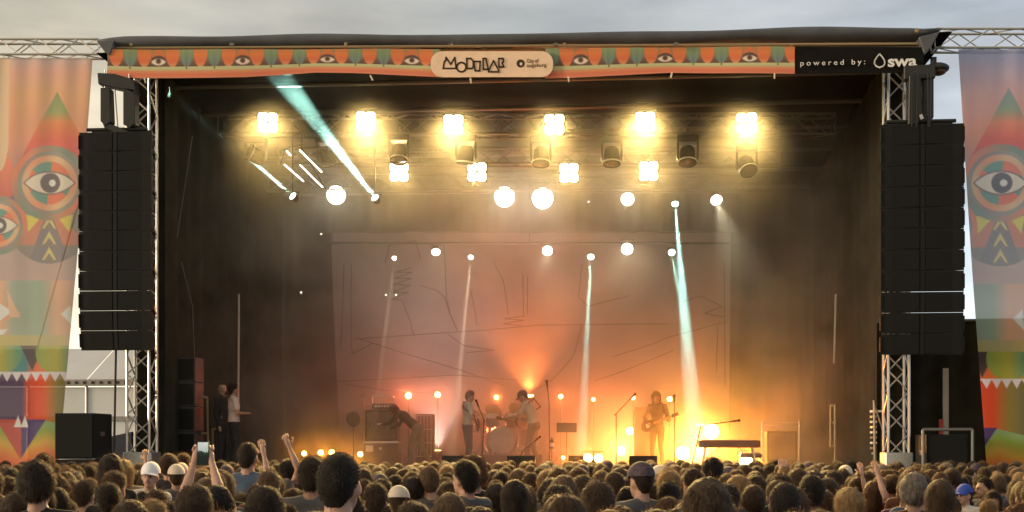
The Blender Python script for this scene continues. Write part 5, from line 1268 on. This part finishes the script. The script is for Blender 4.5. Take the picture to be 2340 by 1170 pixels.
hM = headmat(.0, -.55, (0, .235, 1.575))
J = lerpJ(pelvis=(0, -.04, .95), chest=(0, .07, 1.26), neck=(0, .145, 1.445), shL=(-.185, .12, 1.40), shR=(.185, .12, 1.40), elL=(-.26, .26, 1.14), wrL=(-.22, .48, 1.12), elR=(.28, .16, 1.12), wrR=(.10, .36, 1.02), knL=(-.12, .08, .5), anL=(-.13, .10, .1), anR=(.12, -.10, .1))
o, Mx = on_stage('musician in a dark cap and pale shirt leaning over a bass', 1218, 4.7, J, hM, R(74), 1.04, ('crop', 0, 'dark brown'), 'beige', 2, 0, CAPS['dark'], 1.05, hands=(('R', (-.6, .4, -.4), (0, -1, 0), (0, 0, 1), .8), ('L', (.2, .7, .1), (0, -1, 0), (0, 0, 1), .9)), shirt_m=mat('pale_shirt', (.50, .46, .38), .85, bump=.25))
guitar('brown bass guitar held by the musician in the cap', Mx, mat('bass_sunburst', (.16, .08, .03), .3), (.05, .30, 1.02), (-.70, .45, 1.10), .72)
hM = headmat(0, -.75, (0, .47, 1.28))
J = lerpJ(pelvis=(0, -.08, .92), chest=(0, .20, 1.14), neck=(0, .36, 1.27), shL=(-.18, .30, 1.24), shR=(.18, .30, 1.24), elL=(-.22, .46, 1.03), wrL=(-.14, .66, 1.00), elR=(.24, .44, 1.0), wrR=(.16, .62, .92), hipL=(-.09, -.08, .90), hipR=(.09, -.08, .90), knL=(-.11, .05, .48), anL=(-.12, .02, .1), knR=(.11, -.16, .48), anR=(.12, -.38, .1), toeR=(.12, -.24, .05))
on_stage('musician in olive clothes bending down to the amplifiers', 946, 5.0, J, hM, R(78), 1.03, ('medium', 1, 'dark brown'), 'olive', 2, 1, sleeve=.9)
hM = headmat(.4, -.3, (0, .05, 1.625))
J = lerpJ(wrR=(.06, .28, 1.04), elR=(.30, .02, 1.13), wrL=(-.36, .28, 1.15), elL=(-.31, .05, 1.12), anL=(-.16, .02, .1), anR=(.16, -.04, .1))
o, Mx = on_stage('long haired musician in dark clothes outlined against the orange light', 1502, 5.2, J, hM, R(150), 1.0, ('long', 0, 'dark brown'), 'black', 0, 0, sleeve=.9)
guitar('black guitar held by the long haired musician', Mx, M_blk, (.03, .19, 1.02), (-.62, .30, 1.22))
on_stage('crew person in a pale pink shirt standing in the dark wing', 534, 1.3, stand_joints('folded'), headmat(.3, -.1), R(-60), 1.02, ('short', 0, 'dark brown'), 'white', 0, 1, shirt_m=mat('pink_shirt', (.56, .42, .40), .85))
on_stage('crew person in dark clothes standing behind the pale pink shirt', 508, 1.9, stand_joints('down'), headmat(-.9, 0), R(-100), 1.05, ('short', 1, 'brown'), 'black', 0, 0, sleeve=.9)

# ------------------------------------------------------------------ instruments and gear
M_case = mat('flight_case', (.06, .05, .045), .5, var=.2); M_tolex = mat('amp_tolex', (.05, .042, .036), .7, bump=.3); M_cloth = mat('amp_cloth', (.16, .13, .10), .9, var=.3, scale=60, bump=.4)
M_chrome = mat('chrome', (.7, .68, .65), .15, metal=.95)
def bxp(name, x0, x1, y0, y1, Y, d, m, parent, bev=.015):
    a = P(x0, y1, Y); b = P(x1, y0, Y); return bx(name, ((a.x+b.x)/2, Y+d/2, (a.z+b.z)/2), (b.x-a.x, d, b.z-a.z), m, parent, bev=bev)
def floor_y(Y): return HOR+(CAMZ-ZS)*FPX/((Y-CAM.y)*math.cos(YAW))
Y = 5.6
t = thing('amplifier_cabinet', 'tall speaker cabinet beside the bending musician, standing on a case', 'amplifier', P(870, 1010, Y))
c = bxp('cabinet', 834, 908, 936, 1008, Y, .45, M_tolex, t); bxp('grille', 839, 903, 942, 1002, Y-.02, .03, M_cloth, c); bxp('badge', 862, 878, 967, 971, Y-.035, .02, M_pw, c)
for px in (846, 893): bxp('handle', px-2, px+2, 965, 976, Y-.035, .02, M_paint, c)
t = thing('small_amplifier', 'small amplifier head with a metal frame on the tall cabinet', 'amplifier', P(870, 936, Y))
c = bxp('chassis', 850, 902, 922, 935, Y+.05, .3, M_tolex, t); bxp('control_panel', 853, 899, 925, 931, Y+.03, .03, M_alud, c)
for k in range(6): bxp('knob', 857+k*7, 860+k*7, 926, 930, Y+.015, .02, M_pw, c, 0)
for px in (850, 900): rod('frame_post', P(px, 934, Y+.2), P(px, 906, Y+.2), .014, M_alu, t)
rod('frame_bar', P(850, 906, Y+.2), P(900, 906, Y+.2), .014, M_alu, t)
t = thing('flight_case', 'flight case with a white label under the tall cabinet', 'case', P(870, floor_y(Y), Y))
c = bxp('body', 831, 908, 1012, floor_y(Y)-1, Y-.05, .6, M_case, t); bxp('label', 836, 852, 1018, 1032, Y-.065, .02, M_pw, c, 0); bxp('edge_rail', 831, 910, 1009, 1012.5, Y-.07, .05, M_alu, c, 0); bxp('latch', 866, 872, 1022, 1028, Y-.065, .02, M_steel, c, 0)
Y = 6.4
t = thing('guitar_amplifier', 'wide combo amplifier with a wire front behind the bending musician', 'amplifier', P(970, floor_y(Y), Y))
c = bxp('cabinet', 950, 988, 946, floor_y(Y)-1, Y, .4, M_tolex, t)
for k in range(5): rod('guard_bar', P(953+k*8, 950, Y-.03), P(953+k*8, 1045, Y-.03), .008, M_alu, c)
for k in range(4): rod('guard_bar', P(950, 950+k*31, Y-.035), P(988, 950+k*31, Y-.035), .008, M_alu, c)
t = thing('round_fan', 'round floor fan beside the tall amplifier cabinet', 'fan', P(806, floor_y(5.8), 5.8)); c0 = P(808, 958, 5.8)
bm = B(); bmesh.ops.create_cone(bm, cap_ends=True, segments=20, radius1=.17, radius2=.17, depth=.12, matrix=Matrix.Translation(c0) @ Matrix.Rotation(R(80), 4, 'X')); obj('cage', bm, M_case, t)
rod('post', c0-Vector((0, 0, .1)), (c0.x, c0.y, ZS+.02), .02, M_alud, t)
for k in range(3): rod('foot', (c0.x, c0.y, ZS+.1), (c0.x+.25*math.cos(k*2.1), c0.y+.25*math.sin(k*2.1), ZS+.01), .012, M_alud, t)
# drums
Yd = 6.2; cx = P(1150, 1000, Yd).x
t = thing('drum_kit', 'drum kit with cymbals between the two playing musicians', 'drums', (cx, Yd, ZS))
M_shell = mat('drum_shell', (.28, .24, .22), .3, spec=.6); M_skin = mat('drum_head', (.60, .55, .5), .5); M_cym = mat('cymbal_bronze', (.45, .30, .10), .3, metal=.9)
def drum(c, r, d, ax, nm):
    Mx = Matrix.Translation(Vector(c)) @ Vector(ax).to_track_quat('Z', 'Y').to_matrix().to_4x4()
    bm = B(); bmesh.ops.create_cone(bm, cap_ends=False, segments=24, radius1=r, radius2=r, depth=d, matrix=Mx); o = obj(nm, bm, M_shell, t)
    for s in (-1, 1):
        bm = B(); bmesh.ops.create_cone(bm, cap_ends=True, segments=24, radius1=r*.97, radius2=r*.97, depth=.012, matrix=Mx @ Matrix.Translation((0, 0, s*d/2))); obj('head', bm, M_skin, o)
        bm = B(); bmesh.ops.create_cone(bm, cap_ends=False, segments=24, radius1=r*1.03, radius2=r*1.03, depth=.03, matrix=Mx @ Matrix.Translation((0, 0, s*d/2))); obj('hoop', bm, M_chrome, o)
ZR = ZS+.34
bx('riser', (cx, Yd+.1, ZS+.17), (1.9, 1.5, .33), M_case, t)
drum((cx, Yd-.2, ZR+.34), .32, .45, (0, -1, 0), 'kick_drum'); drum((cx-.24, Yd-.1, ZR+.80), .16, .22, (0, -.5, 1), 'tom'); drum((cx+.22, Yd-.1, ZR+.80), .17, .24, (0, -.5, 1), 'tom')
drum((cx+.6, Yd+.1, ZR+.42), .22, .40, (0, -.1, 1), 'floor_tom'); drum((cx-.56, Yd+.15, ZR+.62), .18, .15, (0, -.1, 1), 'snare_drum')
for px, py, r in ((1100, 958, .24), (1128, 940, .22), (1186, 938, .26), (1206, 956, .24)):
    p = P(px, py, Yd+.1); bm = B(); tube(bm, p, p+Vector((.02, -.03, .03)), r, 20, .03); c = obj('cymbal', bm, M_cym, t); rod('stand', p, (p.x, p.y, ZR+.02), .014, M_chrome, t)
    for k in range(3): rod('stand_leg', (p.x, p.y, ZR+.3), (p.x+.2*math.cos(k*2.1+r*9), p.y+.2*math.sin(k*2.1+r*9), ZR+.01), .01, M_chrome, t)
# keyboards
def keyboard(label, x0, x1, y0, y1, Yk, legs=True):
    a = P(x0, y1, Yk); b = P(x1, y0, Yk); w = b.x-a.x; cx_ = (a.x+b.x)/2; zc = (a.z+b.z)/2; h = b.z-a.z
    t = thing('stage_keyboard', label, 'keyboard', (cx_, Yk, ZS))
    bm = B(); box(bm, (cx_, Yk+.17, zc), (w, .36, h), bevel=.03); k_ = obj('case', bm, mat('keyboard_red' if legs else 'keyboard_grey', (.14, .05, .035) if legs else (.10, .09, .09), .35), t)
    bx('key_bed', (cx_, Yk+.25, zc+h/2+.006), (w*.86, .16, .014), M_pw, k_)
    for i in range(20): bx('black_key', (cx_-w*.42+w*.84*i/19, Yk+.22, zc+h/2+.018), (.012, .09, .012), M_paint, k_, bev=0)
    if legs:
        for sx_ in (-1, 1):
            for sy in (.04, .3): rod('leg', (cx_+sx_*w*.38, Yk+sy, zc-h/2), (cx_+sx_*w*.44, Yk+sy*1.3, ZS+.01), .016, M_chrome, t)
            rod('leg_brace', (cx_+sx_*w*.15, Yk+.17, zc-h/2), (cx_+sx_*w*.40, Yk+.2, zc-.32), .010, M_chrome, t)
    return t
keyboard('reddish brown stage keyboard standing before the yellow floods', 1596, 1738, 1006, 1023, 3.2)
t = keyboard('small grey keyboard below the reddish brown one', 1692, 1742, 1036, 1046, 3.3, False)
for s in (1698, 1736): rod('leg', P(s, 1046, 3.4), (P(s, 1046, 3.4).x, 3.4, ZS+.01), .014, M_chrome, t)
# microphone stands
def mic(label, bx_, by_, ex, ey, tipx, tipy, Ym):
    t = thing('microphone_stand', label, 'microphone', (P(bx_, 1000, Ym).x, Ym, ZS)); b = P(bx_, floor_y(Ym), Ym); b.z = ZS+.02; e = P(ex, ey, Ym); k = P(tipx, tipy, Ym-.1)
    rod('pole', b, e, .014, M_paint, t); rod('boom', e+(e-k)*.15, k, .011, M_paint, t); d = (k-e).normalized()
    bm = B(); tube(bm, k, k+d*.12, .017, 10, .022); ball(bm, k+d*.15, .032, 10); obj('microphone', bm, M_cab, t, smooth=True)
    for q in range(3): rod('foot', b+Vector((0, 0, .04)), b+Vector((.26*math.cos(q*2.1+bx_), .26*math.sin(q*2.1+bx_), -.01)), .012, M_paint, t)
    return t
mic('microphone on a slanted boom in front of the orange haze', 1408, 1045, 1408, 945, 1440, 912, 4.0)
mic('microphone on a long flat boom over the keyboard', 1578, 1050, 1602, 972, 1672, 963, 3.0)
mic('tall microphone stand behind the musician in the cap', 1256, 1050, 1255, 920, 1251, 886, 4.4)
mic('upright microphone stand beside the long haired musician', 1541, 1050, 1541, 935, 1541, 918, 4.3)
mic('microphone stand in front of the guitarist', 1100, 1050, 1106, 960, 1094, 930, 3.8)
mic('low microphone before the drum kit', 1175, 1060, 1195, 1030, 1222, 1008, 3.6)
t = thing('music_stand', 'flat music stand with a tablet right of the musician in the cap', 'music stand', P(1296, floor_y(4.2), 4.2))
bxp('desk', 1272, 1318, 966, 988, 4.2, .03, M_case, t, .0); rod('pole', P(1295, 988, 4.22), P(1295, floor_y(4.2)-1, 4.22), .014, M_alud, t)
for q in range(3): bb = P(1295, floor_y(4.2)-1, 4.22); rod('foot', bb+Vector((0, 0, .12)), bb+Vector((.25*math.cos(q*2.1), .25*math.sin(q*2.1), .01)), .01, M_alud, t)
t = thing('drinks_bottle', 'dark bottle hanging on a stand beside the cap wearer', 'bottle', P(1261, 1030, 4.1)); bm = B(); tube(bm, P(1261, 1026, 4.1), P(1261, 1008, 4.1), .04, 12); tube(bm, P(1261, 1008, 4.1), P(1261, 1000, 4.1), .04, 12, .015); obj('glass', bm, M_blk, t, True)
bm = B(); tube(bm, P(1261, 1021, 4.1), P(1261, 1012, 4.1), .0415, 12); obj('label', bm, M_pw, t)
bm = B(); tube(bm, P(1261, 1026, 4.1), P(1261, floor_y(4.1)-1, 4.1), .012, 8); obj('stand', bm, M_alud, t)
# stage monitors
def wedge(label, px, Yw, w=.55):
    x = P(px, 1040, Yw).x; t = thing('monitor_wedge', label, 'loudspeaker', (x, Yw, ZS), group='floor monitors')
    bm = B(); v = [bm.verts.new((x+s*w/2, Yw+y, ZS+.005+z)) for s in (-1, 1) for y, z in ((0, 0), (.42, 0), (.42, .16), (.10, .34))]
    for f in ((3, 2, 1, 0), (4, 5, 6, 7), (0, 1, 5, 4), (1, 2, 6, 5), (2, 3, 7, 6), (3, 0, 4, 7)): bm.faces.new([v[i] for i in f])
    bmesh.ops.recalc_face_normals(bm, faces=bm.faces); obj('cabinet', bm, M_cab, t)
    bm = B(); f = bm.faces.new([bm.verts.new(p) for p in ((x-w*.45, Yw+.145, ZS+.325), (x+w*.45, Yw+.145, ZS+.325), (x+w*.45, Yw+.39, ZS+.19), (x-w*.45, Yw+.39, ZS+.19))]); obj('grille', bm, M_grille, t)
for px, Yw, lb in ((1040, 1.3, 'floor monitor before the guitarist'), (1190, 1.2, 'floor monitor before the musician in the cap'), (1470, 1.4, 'floor monitor before the long haired musician'), (1330, 2.0, 'floor monitor behind the close pair of floor lamps')): wedge(lb, px, Yw)
t = thing('round_speaker', 'tall dark rounded speaker beside the long haired musician', 'loudspeaker', P(1466, floor_y(6.2), 6.2)); c = bxp('cabinet', 1447, 1486, 930, floor_y(6.2)-1, 6.2, .4, M_tolex, t, .12); bxp('grille', 1451, 1482, 938, 1040, 6.18, .02, M_cloth, c, .1)
t = thing('framed_amplifier', 'boxy amplifier in a pipe frame right of the keyboard', 'amplifier', P(1785, floor_y(4.6), 4.6))
c = bxp('cabinet', 1752, 1822, 985, floor_y(4.6)-1, 4.6, .5, M_tolex, t); bxp('grille', 1757, 1817, 990, 1050, 4.58, .03, M_cloth, c)
for yy in (966, 976): rod('frame_bar', P(1742, yy, 4.55), P(1826, yy, 4.55), .014, M_alu, t)
for xx in (1742, 1826): rod('frame_post', P(xx, 962, 4.55), (P(xx, 962, 4.55).x, 4.55, ZS+.01), .016, M_alu, t)
def pipes(label, bars, Yp, m=M_beam):
    t = thing('pipe_frame', label, 'frame', P(bars[0][0], bars[0][3], Yp))
    for x0, y0, x1, y1 in bars: rod('pipe', P(x0, y0, Yp), P(x1, y1, Yp), .022, m, t)
pipes('orange lit upright pipe frame near the dark wing edge', ((1898, 926, 1898, 1020), (1908, 924, 1908, 1085), (1898, 926, 1908, 926), (1898, 965, 1908, 965), (1898, 1020, 1908, 1020)), 2.2)
pipes('thin upright pipe frame beside the grey side speakers', ((452, 906, 450, 1060), (474, 908, 476, 1040), (450, 990, 476, 990), (452, 906, 474, 908)), 2.0)
pipes('low thin pipe frame beside the crew people', ((486, 980, 486, 1060), (512, 980, 512, 1060), (486, 980, 512, 980)), 2.2)
pipes('tall thin pole standing behind the crew people', ((546, 672, 544, 1060),), 3.4, M_alu)
pipes('tall thin pole beside the brownish curtain', ((1910, 672, 1906, 830),), 4.0, M_alu)
t = thing('side_fill', 'tall dark grey side speaker stack in the wing behind the tower', 'loudspeaker', P(425, floor_y(1.6), 1.6))
for i in range(4):
    y0 = 816+i*57; c = bxp('cabinet', 404, 446, y0, min(y0+56, floor_y(1.6)-1), 1.6, .55, mat('side_fill_paint', (.05, .05, .052), .5) if i == 0 else bpy.data.materials['side_fill_paint'], t); bxp('grille', 408, 442, y0+4, min(y0+52, floor_y(1.6)-4), 1.585, .03, M_grille, c)
for i, pts in enumerate((((440, 310), (405, 540), (372, 640)), ((415, 600), (440, 700), (445, 820)), ((400, 700), (380, 780), (362, 800)))):
    t = thing('hanging_cable', ('long thin cable slanting down the dark wing', 'loose cable above the grey side speakers', 'short cable behind the loudspeaker array')[i], 'cable', P(*pts[0], 1.5))
    for a, b in zip(pts[:-1], pts[1:]): rod('cable', P(*a, 1.5), P(*b, 1.5), .010, M_alud, t)
